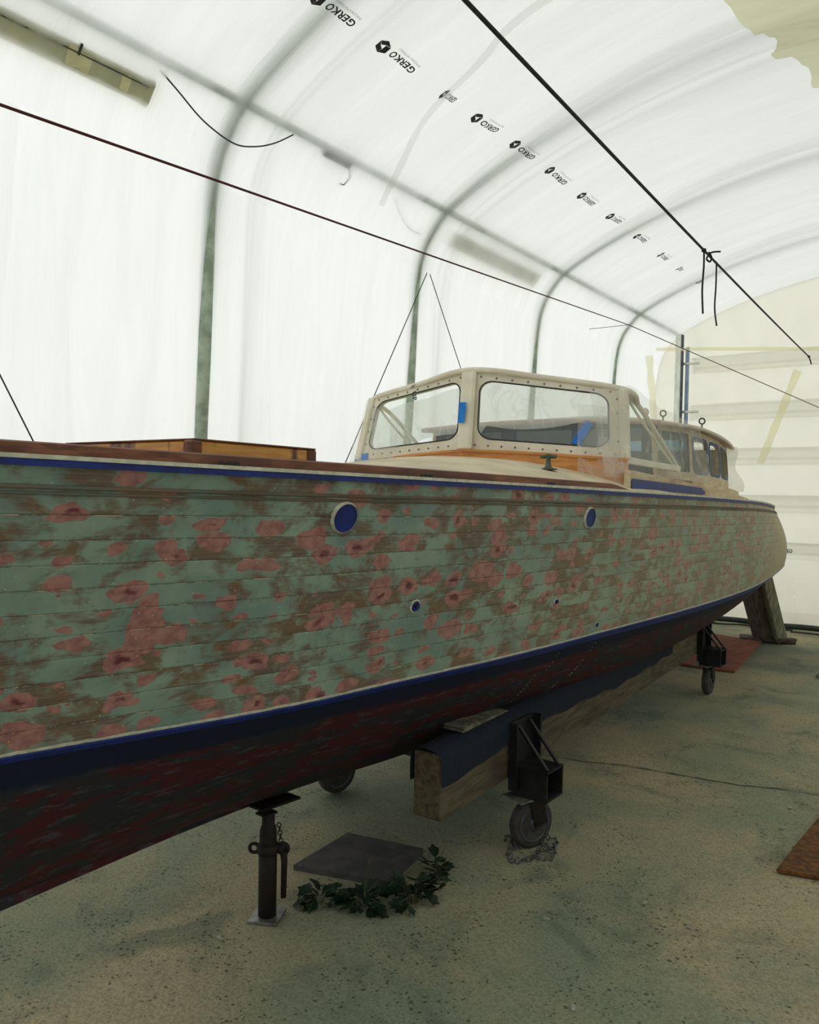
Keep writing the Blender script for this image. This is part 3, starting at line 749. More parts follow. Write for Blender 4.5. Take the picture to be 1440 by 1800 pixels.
# deck
def crown(y, hb):
    t_ = min(1, max(0, (y-1.9)/1.5)); t_ = t_*t_*(3-2*t_); q_ = min(1, max(0, (y-3.75)/1.1)); q_ = q_*q_*(3-2*q_); return (.02+.14*t_*(1-.88*q_))*hb*hb/.8
P = []
for i in range(N):
    a, b = side_pt(i, 0, 1), side_pt(i, 0, -1); hb = (a-b).length/2; row = []
    for k in range(17):
        q = k/16*2-1; p = b.lerp(a, k/16); row.append((p.x, p.y, p.z+.010+crown(a.y, hb)*(1-q*q)))
    P.append(row)
obj('deck', grid(P, True), M_deck, boat, True)
def deckz(x, y):
    k = min(range(N), key=lambda i: abs(side_pt(i, 0).y-y)); a = side_pt(k, 0); b = side_pt(k, 0, -1); hb = (a-b).length/2
    m = (a+b)/2; q = min(1, abs((Vector((x, y, 0))-Vector((m.x, m.y, 0))).length)/hb); return a.z+.010+crown(a.y, hb)*(1-q*q)
# toe rail both sides
def toe(side):
    P = []
    idx = [i for i in range(N) if side_pt(i, 0).y < 3.82]
    for i in idx:
        nn = side_n(i, 0); nn = Vector((nn.x, nn.y, 0)).normalized(); nn = nn if side > 0 else Vector((-nn.x, nn.y, 0))
        p = side_pt(i, 0, side); h = .030 if i < len(idx)-3 else .030*(len(idx)-1-i)/3+.002
        w0, w1 = .022, .062
        P.append([p-nn*w0+Vector((0, 0, .012)), p-nn*(w0+.004)+Vector((0, 0, .010+h)), p-nn*(w0+.016)+Vector((0, 0, .014+h)), p-nn*w1+Vector((0, 0, .030))])
    return obj('toe_rail', grid(P, side > 0), M_mahog, boat, False)
for side in (1, -1):
    tr = toe(side)
    if side > 0:
        for y in (1.33, 2.10, 2.92):
            i = min(range(N), key=lambda k: abs(side_pt(k, 0).y-y)); p = side_pt(i, 0); t = (side_pt(i+1, 0)-side_pt(i-1, 0)).normalized(); nn = Vector((t.y, -t.x, 0))
            for s in (-.022, 0, .022):
                obj('scupper', lathe([(.008, -.004), (.010, 0), (.008, .004)], 8, 'X', tuple(p-nn*.022+t*s+Vector((0, 0, .018)))), M_gasket, tr)

# point on deck frame: f(t, Y) lateral t (starboard +), along Y
AX = Vector((-.062, 1, 0)).normalized(); NX = Vector((AX.y, -AX.x, 0))
def F(t, Y, z): return Vector((cx(Y), Y, z))+NX*t

# foredeck hatch
hc = .0
x0, x1, y0, y1 = -.41, .235, 1.49, 2.02
hz0, hz1 = 1.675, 1.738
hp = obj('hatch', join(beam(F(x0, y0, 1.722), F(x1, y0, 1.722), .03, .058, bev=.004), beam(F(x1, y0-.01, 1.722), F(x1, y1, 1.722), .03, .058, bev=.004),
                       beam(F(x0, y1, 1.722), F(x1, y1, 1.722), .03, .058, bev=.004), beam(F(x0, y0-.01, 1.722), F(x0, y1, 1.722), .03, .058, bev=.004)), M_hatch, boat, label='yellow varnished foredeck hatch with dark corners')
obj('hatch_top', join(beam(F((x0+x1)/2, y0-.022, 1.754), F((x0+x1)/2, y1+.02, 1.754), x1-x0+.045, .006, bev=.003)), M_mahog, hp)
for (tt, yy, ww, dd) in ((x1+.002, y0-.012, .05, .04), (x1+.004, y1-.0, .035, .05), (x0, y0-.004, .05, .035)):
    obj('corner_block', beam(F(tt, yy-dd/2, 1.722), F(tt, yy+dd/2, 1.722), ww, .059, bev=.006), M_mahog, hp, label='dark scorched hatch corner')
obj('hatch_coaming', join(beam(F(x0-.08, y0-.05, 1.672), F(x1+.12, y0-.05, 1.672), .05, .046), beam(F(x1+.10, y0-.08, 1.672), F(x1+.10, y1+.28, 1.668), .05, .046)), M_mahog, hp)

# windshield
def bil(c, u, v, d=0):
    BL, BR, TR, TL = [Vector(p) for p in c]; p = BL.lerp(BR, u).lerp(TL.lerp(TR, u), v)
    n = (BR-BL).cross(TL-BL).normalized(); return p+n*d
def ringpanel(c, holes, thick, rad=.12, seg=5, outer=(0, 0, 1, 1), aspect=1.0, split=None):
    """panel with rounded window openings; holes share the panel, each in its own vertical strip"""
    parts = []; loops = []
    xs = [outer[0]]+([] if len(holes) < 2 else [(holes[k][2]+holes[k+1][0])/2 for k in range(len(holes)-1)])+[outer[2]]
    for k, (a, b, cc, dd) in enumerate(holes):
        X0, X1, Y0, Y1 = xs[k], xs[k+1], outer[1], outer[3]; ru, rv = rad, rad*aspect; inn, out = [], []
        for (px, py, sx, sy, a0, ox, oy) in ((cc-ru, dd-rv, 1, 1, 0, X1, Y1), (a+ru, dd-rv, -1, 1, 90, X0, Y1), (a+ru, b+rv, -1, -1, 180, X0, Y0), (cc-ru, b+rv, 1, -1, 270, X1, Y0)):
            for m in range(seg):
                an = math.radians(a0+90*m/(seg-1)); x, y = px+ru*math.cos(an), py+rv*math.sin(an); inn.append((x, y))
                mid = seg//2
                if m == mid: out.append((ox, oy))
                else:
                    first = m < mid; vertical_first = a0 in (0, 180)
                    if first == vertical_first: out.append((ox, y))
                    else: out.append((x, oy))
        n = len(inn); V = []; Fs = []
        for d in (0, thick):
            V += [tuple(bil(c, u, v, d)) for u, v in inn]; V += [tuple(bil(c, u, v, d)) for u, v in out]
        for m in range(n):
            q = (m+1) % n
            Fs.append((m, q, n+q, n+m)); Fs.append((2*n+m, 3*n+m, 3*n+q, 2*n+q)); Fs.append((m, 2*n+m, 2*n+q, q)); Fs.append((n+m, n+q, 3*n+q, 3*n+m))
        parts.append((V, Fs)); loops.append(inn)
    return join(*parts), loops
def pane(c, loop, d, th=.004):
    n = len(loop); V = [tuple(bil(c, u, v, d)) for u, v in loop]+[tuple(bil(c, u, v, d+th)) for u, v in loop]
    return V, [tuple(range(n)), tuple(range(n, 2*n))[::-1]]+[(i, (i+1) % n, (i+1) % n+n, i+n) for i in range(n)]
def loop_tube(c, loop, d, r): 
    pts = [tuple(bil(c, u, v, d)) for u, v in loop]; return tube(pts+[pts[0]], r, 5, False)
CT, CB = F(0, 3.63, 2.287), F(0, 3.60, 1.845)
RB, RT = F(.84, 3.80, 1.790), F(.80, 3.86, 2.165)
LB, LT = F(-.86, 3.74, 1.800), F(-.80, 3.80, 2.195)
sr = [CB, RB, RT, CT]; sl = [LB, CB, CT, LT]
scr = bpy.data.meshes.new('screw'); v_, f_ = lathe([(.006, 0), (.005, .0025), (.001, .003)], 8, 'Y'); scr.from_pydata([(a, -b, c) for a, b, c in v_], [], f_); scr.materials.append(M_screw)
for c, hole, nm in ((sr, (.075, .155, .905, .90), 'right'), (sl, (.075, .155, .925, .90), 'left')):
    g, loops = ringpanel(c, [hole], -.028, .09, 7, aspect=1.7)
    fo = obj('windshield_frame', g, M_frame, boat, label='cream %s half of the V windshield frame' % ('starboard' if nm == 'right' else 'port'))
    obj('window_pane', pane(c, loops[0], -.014), M_glass, fo)
    obj('gasket', loop_tube(c, loops[0], .001, .004), M_gasket, fo, True)
    n = (c[1]-c[0]).cross(c[3]-c[0]).normalized()
    spots = [(.06+.088*k, .07) for k in range(11)]+[(.08+.105*k, .945) for k in range(9)]+[(.96 if nm == 'right' else .04, .25+.2*k) for k in range(4)]
    for u, v in spots:
        o = bpy.data.objects.new('screw', scr); COL.objects.link(o); o.parent = fo; o.location = bil(c, u, v, .0005)-BO
        o.rotation_euler = n.to_track_quat('-Y', 'Z').to_euler()
cen = Vector((0, -1, 0))
obj('centre_post', beam(F(0, 3.585, 1.84), F(0, 3.625, 2.285), .095, .03, (0, -1, 0), .012), M_frame, boat)
# cap rail over the frame, and corner posts
def capr(a, b): return tube([a, b], .020, 10)
obj('cap_rail', tube([tuple(x) for x in cr([tuple(LT+Vector((-.02, .10, -.06))), tuple(LT+Vector((0, .01, 0))), tuple(LT.lerp(CT, .5)+Vector((0, 0, .006))), tuple(CT+Vector((0, 0, .005))), tuple(CT.lerp(RT, .5)+Vector((0, 0, .012))), tuple(RT+Vector((0, .01, .0))), tuple(RT+Vector((.03, .12, -.06)))], 6)], .016, 10), M_frame, boat, True)
# starboard and port side wings: corner post, glass, raked bar
for s in (1, -1):
    b0, t0 = (RB, RT) if s > 0 else (LB, LT)
    tB = F(.87*s, 4.72, 1.775); fm = M_frame
    wf = obj('side_frame', join(beam(b0, t0, .05, .04, (0, -1, 0), .008), tube([tuple(x) for x in cr([tuple(t0), tuple(t0+NX*.01*s+AX*.10+Vector((0, 0, -.035))), tuple(t0.lerp(tB, .35)+Vector((0, 0, .03))), tuple(tB)], 8)], .014, 8),
                              tube([tuple(x) for x in cr([tuple(t0+AX*.05+Vector((0, 0, -.03))), tuple(t0.lerp(tB, .35)+AX*-.05+Vector((0, 0, -.01))), tuple(tB-AX*.07)], 8)], .008, 6),
                              beam(b0, tB, .03, .035)), fm, boat)
    g = [b0+Vector((0, 0, .02)), tB+Vector((0, 0, .02)), t0.lerp(tB, .33)+Vector((0, 0, .01)), t0+Vector((0, 0, -.02))]
    obj('window_pane', ([tuple(p) for p in g]+[tuple(p+NX*.004) for p in g], [(0, 1, 2, 3), (7, 6, 5, 4), (0, 1, 5, 4), (1, 2, 6, 5), (2, 3, 7, 6), (3, 0, 4, 7)]), M_glass, wf)
# curved orange sill
def sill():
    P = []
    for k in range(41):
        q = k/40*2-1; t = q*.86; Y = 3.59+.21*abs(q)**1.2-(.012 if abs(q) < .05 else 0)
        ztop = 1.842-.050*abs(q)**1.4; p = F(t, Y-.012, 0); zd = deckz(p.x, p.y)-.01
        o1 = F(t, Y-.014, zd); o2 = F(t, Y-.016, ztop-.012); o3 = F(t, Y-.024, ztop-.010); o4 = F(t, Y-.024, ztop+.004); o5 = F(t, Y+.05, ztop+.004)
        P.append([o1, o2, o3, o4, o5])
    return grid(P, True)
obj('windshield_sill', sill(), M_varn, boat, False, label='orange varnished curved sill under the windshield')
# starboard coaming running aft, both sides
def coam(side, Y0, Y1, t0, t1, zt0, zt1, w, mat, name, n=24, label=None):
    P = []
    for k in range(n+1):
        a = k/n; Y = Y0+(Y1-Y0)*a; bend_ = t0+(t1-t0)*a**2.2
        zt = zt0+(zt1-zt0)*a; p = F(bend_*side, Y, 0); zb = deckz(p.x, p.y)-.012
        P.append([F(bend_*side+w/2*side, Y, zb), F(bend_*side+w/2*side-.004*side, Y, zt), F(bend_*side-w/2*side, Y, zt), F(bend_*side-w/2*side, Y, zb)])
    g = grid(P, side > 0); V, Fs = g; m = len(P)-1
    Fs = Fs+[(0, 1, 2, 3), (m*4+3, m*4+2, m*4+1, m*4)]
    return obj(name, (V, Fs), mat, boat, False, label=label)
for s in (1, -1):
    coam(s, 3.72, 7.9, .88, .70, 1.735, 1.60, .035, M_rawwood, 'coaming')
    coam(s, 5.15, 7.6, .83, .66, 1.715, 1.66, .05, M_rawwood, 'inner_coaming')
# broad navy tape on the coaming
P = []
for k in range(30):
    a = k/29; Y = 3.72+1.66*a; tt = .88+(.70-.88)*(max(0, Y-3.8)/4.1)**2.2+.021; p = F(tt, Y, 0); zb = 1.640-.016*a
    P.append([F(tt+.003, Y, zb), F(tt+.003, Y, zb+((.052-.010*a) if k < 28 else .025))])
obj('broad_tape', grid(P), M_navy, boat, label='broad dark blue tape on the starboard coaming')

# aft cabin
def ct(Y): return .81-.10*max(0, (Y-5.0)/1.95)**2
def cab_side(s):
    Ys = [4.50, 5.36, 5.96, 6.52, 7.08]; c_all = []
    root = None
    for k in range(4):
        a, b = Ys[k], Ys[k+1]
        c = [F(ct(a)*s, a, 1.66), F(ct(b)*s, b, 1.655), F((ct(b)-.03)*s, b, 2.075-.035*(k == 3)), F((ct(a)-.03)*s, a, 2.035 if k == 0 else 2.075)]
        if k == 0: hole = (.06, .28, .94, .92)
        elif s > 0: hole = (.13, .30, .90, .86)
        else: hole = (.04, .10, .96, .93)
        if s < 0: pass
        g, loops = ringpanel(c, [hole], .022*(-s), .13 if k else .04, 5, aspect=1.0)
        if k == 0: o = obj('cabin_side', join(g), M_rawwood, boat)
        else: o = obj('cabin_side', g, M_rawwood, boat)
        lp = loops[0]; obj('window_pane', pane(c, lp, -.01*s), M_glass if k else M_glassd, o)
        if k == 0: continue
        # faded blue tape round the opening
        cxm = (hole[0]+hole[2])/2; cym = (hole[1]+hole[3])/2
        n = len(lp); V = []; Fs = []
        for u, v in lp: V.append(tuple(bil(c, u, v, .002*s)))
        for u, v in lp:
            du, dv = (u-cxm), (v-cym); V.append(tuple(bil(c, cxm+du*1.22, cym+dv*1.15, .003*s)))
        for m in range(n): q = (m+1) % n; Fs.append((m, q, n+q, n+m) if s < 0 else (m, n+m, n+q, q))
        obj('tape_border', (V, Fs), M_tealtape, o, label='faded blue tape around the window')
for s in (1, -1): cab_side(s)
# roof
P = []
def roofz(q, Y): return 2.095+(.03+.075*min(1, max(0, (Y-4.4)/1.0)))*(1-q*q)-.035*max(0, (Y-5.9)/1.2)**2-.045*max(0, 5.4-Y)
for Y in np.linspace(4.44, 7.16, 20):
    P.append([F(q*(ct(Y)+.02), Y, roofz(q, Y)) for q in np.linspace(-1, 1, 21)])
P2 = [[p-Vector((0, 0, .025)) for p in r] for r in P]
edge = [P[0], P2[0]]; edge2 = [P[-1], P2[-1]]
obj('cabin_roof', join(grid(P, True), grid(P2), grid(edge), grid(edge2), grid([[r[0] for r in P], [r[0] for r in P2]]), grid([[r[-1] for r in P], [r[-1] for r in P2]])), M_roof, boat, False)
obj('roof_edge', tube([tuple(r[-1]+Vector((0, 0, -.012))) for r in P], .014, 8), M_roof, boat, True)
obj('roof_front_edge', tube([tuple(p+Vector((0, -.005, -.012))) for p in P[0]], .016, 8), M_roofedge, boat, True)
# dark bulkhead under the roof with panes
def quad_box(a, b, c, d, th, nrm):
    n = Vector(nrm).normalized()*th; q = [Vector(x) for x in (a, b, c, d)]
    return ([tuple(x) for x in q]+[tuple(x+n) for x in q], [(0, 1, 2, 3), (7, 6, 5, 4), (0, 4, 5, 1), (1, 5, 6, 2), (2, 6, 7, 3), (3, 7, 4, 0)])
def qb(a, b, z0, z1): return quad_box(F(a, 4.52, z0), F(b, 4.52, z0), F(b, 4.52, z1), F(a, 4.52, z1), .02, AX)
bk = obj('cabin_bulkhead', join(qb(-.79, -.70, 1.70, 2.03), qb(.70, .79, 1.70, 2.03), qb(-.79, .79, 1.66, 1.80), qb(-.25, -.15, 1.80, 2.06), qb(.25, .33, 1.80, 2.06), qb(-.70, .70, 2.02, 2.06)), M_dark, boat, label='dark teal front bulkhead of the aft cabin')
for a, b in ((-.70, -.25), (-.15, .25), (.33, .70)):
    obj('window_pane', quad_box(F(a, 4.53, 1.80), F(b, 4.53, 1.80), F(b, 4.53, 2.025), F(a, 4.53, 2.025), .004, AX), M_glassd, bk)
obj('blue_trim', join(qb(-.165, -.15, 1.80, 2.05)), M_tealtape, bk)
obj('cabin_rear', quad_box(F(-ct(7.05)+.03, 7.04, 1.66), F(ct(7.05)-.03, 7.04, 1.66), F(ct(7.05)-.05, 7.04, 2.03), F(-ct(7.05)+.05, 7.04, 2.03), .02, AX), M_rawwood, boat)
# round white wheel seen through the middle window
obj('steering_wheel', join(torus(F(.1, 6.2, 1.86), .11, .01, AX, 20, 6), tube([F(.1-.1, 6.2, 1.86), F(.2, 6.2, 1.86)], .006, 6), tube([F(.1, 6.2, 1.76), F(.1, 6.2, 1.96)], .006, 6)), M_ball, boat, True)
# roof fittings
def ringbolt(x, y, z):
    return join(torus((x, y, z+.075), .022, .006, (.6, -.8, 0), 16, 6), tube([(x, y, z-.01), (x, y, z+.055)], .006, 6), lathe([(.014, 0), (.014, .006), (.004, .008)], 8, 'Z', (x, y, z-.004)))
def onroof(x, Y):
    t = (x-cx(Y))/1.0; return roofz(t/(ct(Y)+.02), Y)
for x, y in ((-2.045, 5.86), (-1.83, 6.12)):
    obj('ring_bolt', ringbolt(x, y, onroof(x, y)), M_bronze, boat, True)
obj('roof_ball', join(lathe([(.008, 0), (.008, .02), (.02, .026), (.028, .04), (.03, .052), (.026, .068), (.014, .08), (.002, .083)], 14, 'Z', (-2.06, 5.52, onroof(-2.06, 5.52)-.004))), M_ball, boat, True)
# stern deck cap and small fairlead
obj('stern_rail', tube([tuple(side_pt(i, 0, 1)+Vector((0, 0, .012))-side_n(i, 0)*.02) for i in range(N-62, N)], .016, 8), M_rawwood, boat, True)
q = find(6.5, 1.56)
obj('stern_fairlead', join(beam(F(.62, 7.3, 1.63), F(.62, 7.9, 1.59), .05, .03), tube([F(.66, 7.85, 1.58), F(.66, 7.85, 1.62)], .012, 8)), M_rawwood, boat)
# bollard cleat on the side deck
bx = Vector((-1.745, 3.40, 0)); bz = deckz(bx.x, bx.y)
obj('bollard_cleat', join(lathe([(.045, 0), (.045, .004), (.022, .010), (.013, .022), (.011, .05), (.014, .066), (.016, .074), (.002, .078)], 14, 'Z', (bx.x, bx.y, bz)),
    lathe([(.004, -.045), (.009, -.042), (.010, -.03), (.0085, 0), (.010, .03), (.009, .042), (.004, .045)], 10, 'X', (bx.x, bx.y, bz+.064))), M_bronze, boat, True)
# portholes and through-hulls
def disc_on(y, z, ru, name, jag=0, rim=True, lab=None, mat=M_navy, cover=True):
    i, v = find(y, z); p = side_pt(i, v); n = side_n(i, v); t = (side_pt(min(i+1, N-1), v)-side_pt(i-1, v)).normalized(); u = n.cross(t)
    R = random.Random(int(y*100)); V = []; Fs = []; K = 36
    rings = [(.0, .010), (.80, .010), (.97, .0105), (1.0, .003)] 
    def ringmesh(rr, hh, jg, sd):
        R = random.Random(sd); V, Fs = [], []
        js = [1+R.uniform(-jg, jg) for _ in range(K)]
        for r_, h in zip(rr, hh):
            for k in range(K):
                a = 2*math.pi*k/K; q = js[k] if r_ == rr[-1] else 1; V.append(tuple(p+t*math.cos(a)*ru*r_*q+u*math.sin(a)*ru*r_*q+n*h))
        for a in range(len(rr)-1):
            for k in range(K): Fs.append((a*K+k, a*K+(k+1) % K, (a+1)*K+(k+1) % K, (a+1)*K+k))
        return V, Fs
    base = None
    if rim:
        base = obj(name, ringmesh((.93, .97, 1.03, 1.07), (.011, .011, .006, .001), .03, int(y*10)), M_creamline, boat, True)
        V, Fs = ringmesh((.02, .55, .93, .97), (.0085, .0085, .0085, .012), .01, 3); Fs.append(tuple(range(K)))
        obj('masking_disc', (V, Fs), mat, base, label='dark blue masking disc')
    else:
        V, Fs = ringmesh((.12, .35, .8, 1.0), (-.006, .004, .009, .002), jag, int(y*77)); Fs.append(tuple(range(K)))
        base = obj(name, (V, Fs), mat, boat, True, label=lab)
        obj('hole_plug', lathe([(ru*.3, -.002), (ru*.34, .0), (ru*.3, .007), (.001, .009)], 10, 'X', tuple(p+n*.003)), M_gasket, base)
        obj('paint_rim', ringmesh((1.0, 1.12, 1.28), (.003, .003, .0005), .12, 9), M_creamline, base, True)
disc_on(1.71, 1.522, .048, 'porthole'); disc_on(3.24, 1.503, .046, 'porthole')
disc_on(2.16, 1.205, .019, 'through_hull', .12, False, 'small through-hull with ragged blue tape')
disc_on(3.05, 1.135, .011, 'through_hull', .12, False, 'small through-hull with ragged blue tape')
disc_on(3.46, .978, .010, 'through_hull', .15, False, 'small through-hull with ragged blue tape')
# drip runs on the underbody
def drips(y0, y1, sd):
    R = random.Random(sd); parts = []
    for k in range(16):
        a = k/15; i = min(range(N), key=lambda m: abs(dense[m][1]-(y0+(y1-y0)*a))); al = .995-.28*a+R.uniform(-.006, .006)
        p = bottom_pt(i, al); nn = side_n(i, 1.0); q = bottom_pt(i, al-.02); dn = (q-p).normalized()
        nb = nn-dn*nn.dot(dn); nb.normalize(); c = p+nb*.002
        parts.append(beam(tuple(c), tuple(c+dn*R.uniform(.003, .014)+Vector((0, R.uniform(-.004, .004), 0))), .0035*R.uniform(.5, 1.3), .002, tuple(nb), .0005))
    return obj('drip_run', join(*parts), M_drip, boat, label='pale dried drips running down the underbody')
drips(3.22, 3.16, 1); drips(3.62, 3.52, 2)
# blue tape tabs on the windshield
def tab(c, u, v, w, h, ang, name='tape_tab', lab='bright blue tape tab'):
    BLc = bil(c, u, v, .004); ex = (Vector(c[1])-Vector(c[0])).normalized(); n = (Vector(c[1])-Vector(c[0])).cross(Vector(c[3])-Vector(c[0])).normalized(); ey = n.cross(ex)
    if n.y > 0: pass
    ca, sa = math.cos(ang), math.sin(ang); V = []
    for d in (0, .0012):
        for a, b in ((-w/2, -h/2), (w/2, -h/2), (w/2, h/2), (-w/2, h/2)):
            V.append(tuple(BLc+ex*(a*ca-b*sa)+ey*(a*sa+b*ca)+n*d))
    obj(name, (V, [(0, 1, 2, 3), (7, 6, 5, 4), (0, 1, 5, 4), (1, 2, 6, 5), (2, 3, 7, 6), (3, 0, 4, 7)]), M_bluetape, boat, label=lab)
pc = F(0, 3.575, 2.05)
tab([F(-.3, 3.566, 1.9), F(.3, 3.566, 1.9), F(.3, 3.588, 2.2), F(-.3, 3.588, 2.2)], .48, .50, .042, .115, -.06, lab='blue tape tab on the centre post of the windshield')
tab(sr, .745, .325, .045, .135, -.50, lab='blue tape tab slanting on the starboard pane')
tab(sl, .03, .03, .12, .05, .05, lab='blue tape tab at the port foot of the windshield')

# ------------------------------------------------------------------ masking film on the boat
P = []
R = random.Random(7)
for k in range(34):
    a = k/33; Y = 3.70+1.72*a; tz = np.interp(Y, [3.70, 3.86, 4.4, 5.0, 5.42], [2.15, 2.185, 2.13, 2.10, 2.07]); bz_ = np.interp(Y, [3.7, 4.0, 5.4], [1.70, 1.71, 1.70])
    row = []
    for j in range(18):
        b = j/17; z = bz_+(tz-bz_)*b; t = .905-.085*b
        t += .012*math.sin(9*(a*1.7+b*1.2))*(1-b*.6)+.006*math.sin(31*(a-b*.7))+.004*R.random()
        if Y < 3.82: t = .905-.1*b-(3.82-Y)*1.2+.1*0
        row.append(F(t+.012, Y, z))
    P.append(row)
top('masking_film', grid(P), M_drape, 'crinkled clear masking film over the starboard side window', 'plastic film', smooth=True)
P = []
for k in range(16):
    a = k/15; u = .72+.30*a; row = []
    for j in range(16):
        b = j/15; v = -.36+1.08*b
        if u < .84-.12*b: v = max(v, -.36)
        row.append(bil(sr, u-.10*(1-b)*(1-a)*0, v, .022+.008*math.sin(a*11+b*5)+.01*(1-b)))
    P.append(row)
top('masking_film', grid(P), M_drape, 'clear masking film wrapped round the starboard windshield corner', 'plastic film', smooth=True)
P = []
for k in range(20):
    a = k/19; u = -.06+.45*a; row = []
    for j in range(12):
        b = j/11; v = -.05+(.85-.55*a)*b+.2*b
        row.append(bil(sl, u-.02*(1-b), v, .014+.008*math.sin(a*9+b*6)))
    P.append(row)
top('masking_film', grid(P), M_drape, 'clear masking film over the port end of the windshield', 'plastic film', smooth=True)
P = []
for k in range(14):
    a = k/13; row = []
    for j in range(18):
        b = j/17; z = 1.66+.40*b; Y = 7.0+.10*(1-b)**1.5+.05*math.sin(b*6+a*4)*(1-b*.7)+.04*a; t = ct(6.95)+.03-.55*a+.02*math.sin(b*9+a*3)+.05*(1-b)**2
        row.append(F(t, Y+.02, z))
    P.append(row)
for r_ in P:
    for q_ in r_: q_ += AX*.10
top('masking_film', grid(P), M_drape2, 'milky film hanging over the back of the aft cabin', 'plastic film', smooth=True)
P = []
for k in range(40):
    q = k/39*2-1; row = []
    zt = 2.27-.10*abs(q); zb = (2.0 if q > 0 else 1.93)-.03*math.sin(q*5)-.12*max(0, q-.75)/.25*.6
    for j in range(10):
        b = j/9; row.append(F(q*.78, 3.74+.20*abs(q)+.05*(1-b)+.02*math.sin(q*14+b*3), zb+(zt-.03-zb)*b))
    P.append(row)
top('inner_curtain', grid(P), M_curtain, 'milky film sheet hanging inside the windshield above the dark bulkhead', 'plastic film', smooth=True)
UPT = text_mesh('UP', .045, .0012)
V = []
for u, v, w in UPT[0]+[]:
    c0 = bil(sl, .475, .90, .024); ex = (Vector(sl[1])-Vector(sl[0])).normalized(); ey = Vector((0, 0, 1)); a = math.radians(-80)
    V.append(tuple(c0+ex*(u*math.cos(a)-v*math.sin(a))+ey*(u*math.sin(a)+v*math.cos(a))))
parts = [(V, UPT[1])]
for k in range(3):
    c0 = bil(sl, .462+.014*k, .975, .024); parts.append(tube([tuple(c0-ex*.008+Vector((0, 0, -.008))), tuple(c0+ex*.006+Vector((0, 0, .012)))], .0016, 5))
top('film_print', join(*parts), M_ink, 'small black letters and strokes printed on film at the windshield top', 'lettering')

# ------------------------------------------------------------------ cradle
cr_ = empty('boat_cradle', (-2.3, 4.6, 0), 'rolling cradle of weathered timber beams with carpet padding under the boat', 'boat cradle')
def bx_(Y): return -1.735-.055*(Y-2.4)
BZ0, BZ1 = .325, .585
def long_beam(side):
    y0, y1 = 2.42, 6.55
    def X(Y): return bx_(Y) if side > 0 else 2*cx(Y)-bx_(Y)+.27
    a = Vector((X(y0), y0, (BZ0+BZ1)/2)); b = Vector((X(y1), y1, (BZ0+BZ1)/2+.01))
    bo = obj('side_beam', beam(a, b, .13, BZ1-BZ0, bev=.006), M_beam, cr_)
    P = []
    d = (b-a).normalized(); n = d.cross(Vector((0, 0, 1))).normalized()*(1 if side > 0 else 1)
    for k in range(60):
        Y = y0-.012+(5.6-y0)*k/59; c = Vector((X(Y), Y, 0)); dz = .01*(Y-y0)/4
        drop = np.interp(Y, [2.4, 2.75, 3.1, 3.6, 4.0, 4.4, 5.6], [.12, .115, .07, .09, .10, .13, .12])+.006*math.sin(k*.9)
        row = []
        for x, z in [(-.073, -drop), (-.074, -.05), (-.071, -.012), (-.05, .012), (0, .02), (.05, .012), (.071, -.012), (.074, -.05), (.076, -drop)]:
            row.append(c+n*x+Vector((0, 0, BZ1+z+dz+.0)))
        P.append(row)
    obj('carpet', grid(P, True), M_carpet, bo, True, label='dark navy carpet padding')
    return X
XR = long_beam(1); XL = long_beam(-1)
for Y in (3.0, 6.35):
    obj('cross_beam', beam((XL(Y)+.07, Y, .385), (XR(Y)-.07, Y, .385), .14, .11, bev=.005), M_greyd, cr_)
# end cap board with carpet lip at the near end
def caster(X, Y, out, ang, lab):
    """out: +1 box outboard to starboard, -1 to port"""
    br = obj('caster_bracket', join(box((X(Y)+out*.075, Y, .43), (.012, .20, .30)), box((X(Y)+out*.10, Y-.11, .43), (.04, .014, .30)), box((X(Y)+out*.10, Y+.11, .43), (.04, .014, .30)),
        box((X(Y)+out*.165, Y-.075, .315), (.17, .012, .13)), box((X(Y)+out*.165, Y+.075, .315), (.17, .012, .13)),
        box((X(Y)+out*.165, Y, .378), (.17, .16, .010)), box((X(Y)+out*.165, Y, .252), (.17, .16, .010)),
        beam((X(Y)+out*.09, Y-.055, .56), (X(Y)+out*.24, Y-.055, .385), .018, .012, bev=.001), beam((X(Y)+out*.09, Y+.055, .56), (X(Y)+out*.24, Y+.055, .385), .018, .012, bev=.001)), M_steel, cr_)
    wx = X(Y)+out*.135; c = Vector((wx, Y, .112)); R = Matrix.Rotation(ang, 3, 'Z')
    def rot(vf): return ([tuple(R@(Vector(p)-c)+c) for p in vf[0]], vf[1])
    cs = obj('caster', join(box((wx, Y, .238), (.11, .13, .010), R), lathe([(.03, .225), (.034, .232), (.03, .238)], 12, 'Z', (wx, Y, 0)), rot(box((wx-.034, Y+.018, .165), (.006, .075, .125), Matrix.Rotation(.22, 3, 'X'))), rot(box((wx+.034, Y+.018, .165), (.006, .075, .125), Matrix.Rotation(.22, 3, 'X'))),
        rot(box((wx, Y+.0, .223), (.074, .09, .008))), rot(tube([(wx-.045, Y, .112), (wx+.045, Y, .112)], .010, 8))), M_rust, cr_)
    obj('mounting_plate', box((wx-.01, Y-.05, .2455), (.13, .16, .006), Matrix.Rotation(-.3, 3, 'Z')), M_plate, cs, label='bare pale steel plate')
    wv = lathe([(.086, -.026), (.100, -.0255), (.110, -.018), (.112, 0), (.110, .018), (.100, .0255), (.086, .026)], 28, 'X', tuple(c))
    obj('tyre', rot(wv), M_rubber, cs, True)
    obj('wheel_rim', rot(join(lathe([(.012, -.034), (.026, -.033), (.03, -.024), (.066, -.020), (.074, -.027), (.084, -.028), (.086, 0), (.084, .028), (.074, .027), (.066, .020), (.03, .024), (.026, .033), (.012, .034)], 24, 'X', tuple(c)))), M_rim, cs, True)
caster(XR, 3.10, 1, -.38, ''); caster(XR, 6.45, 1, .0, '')
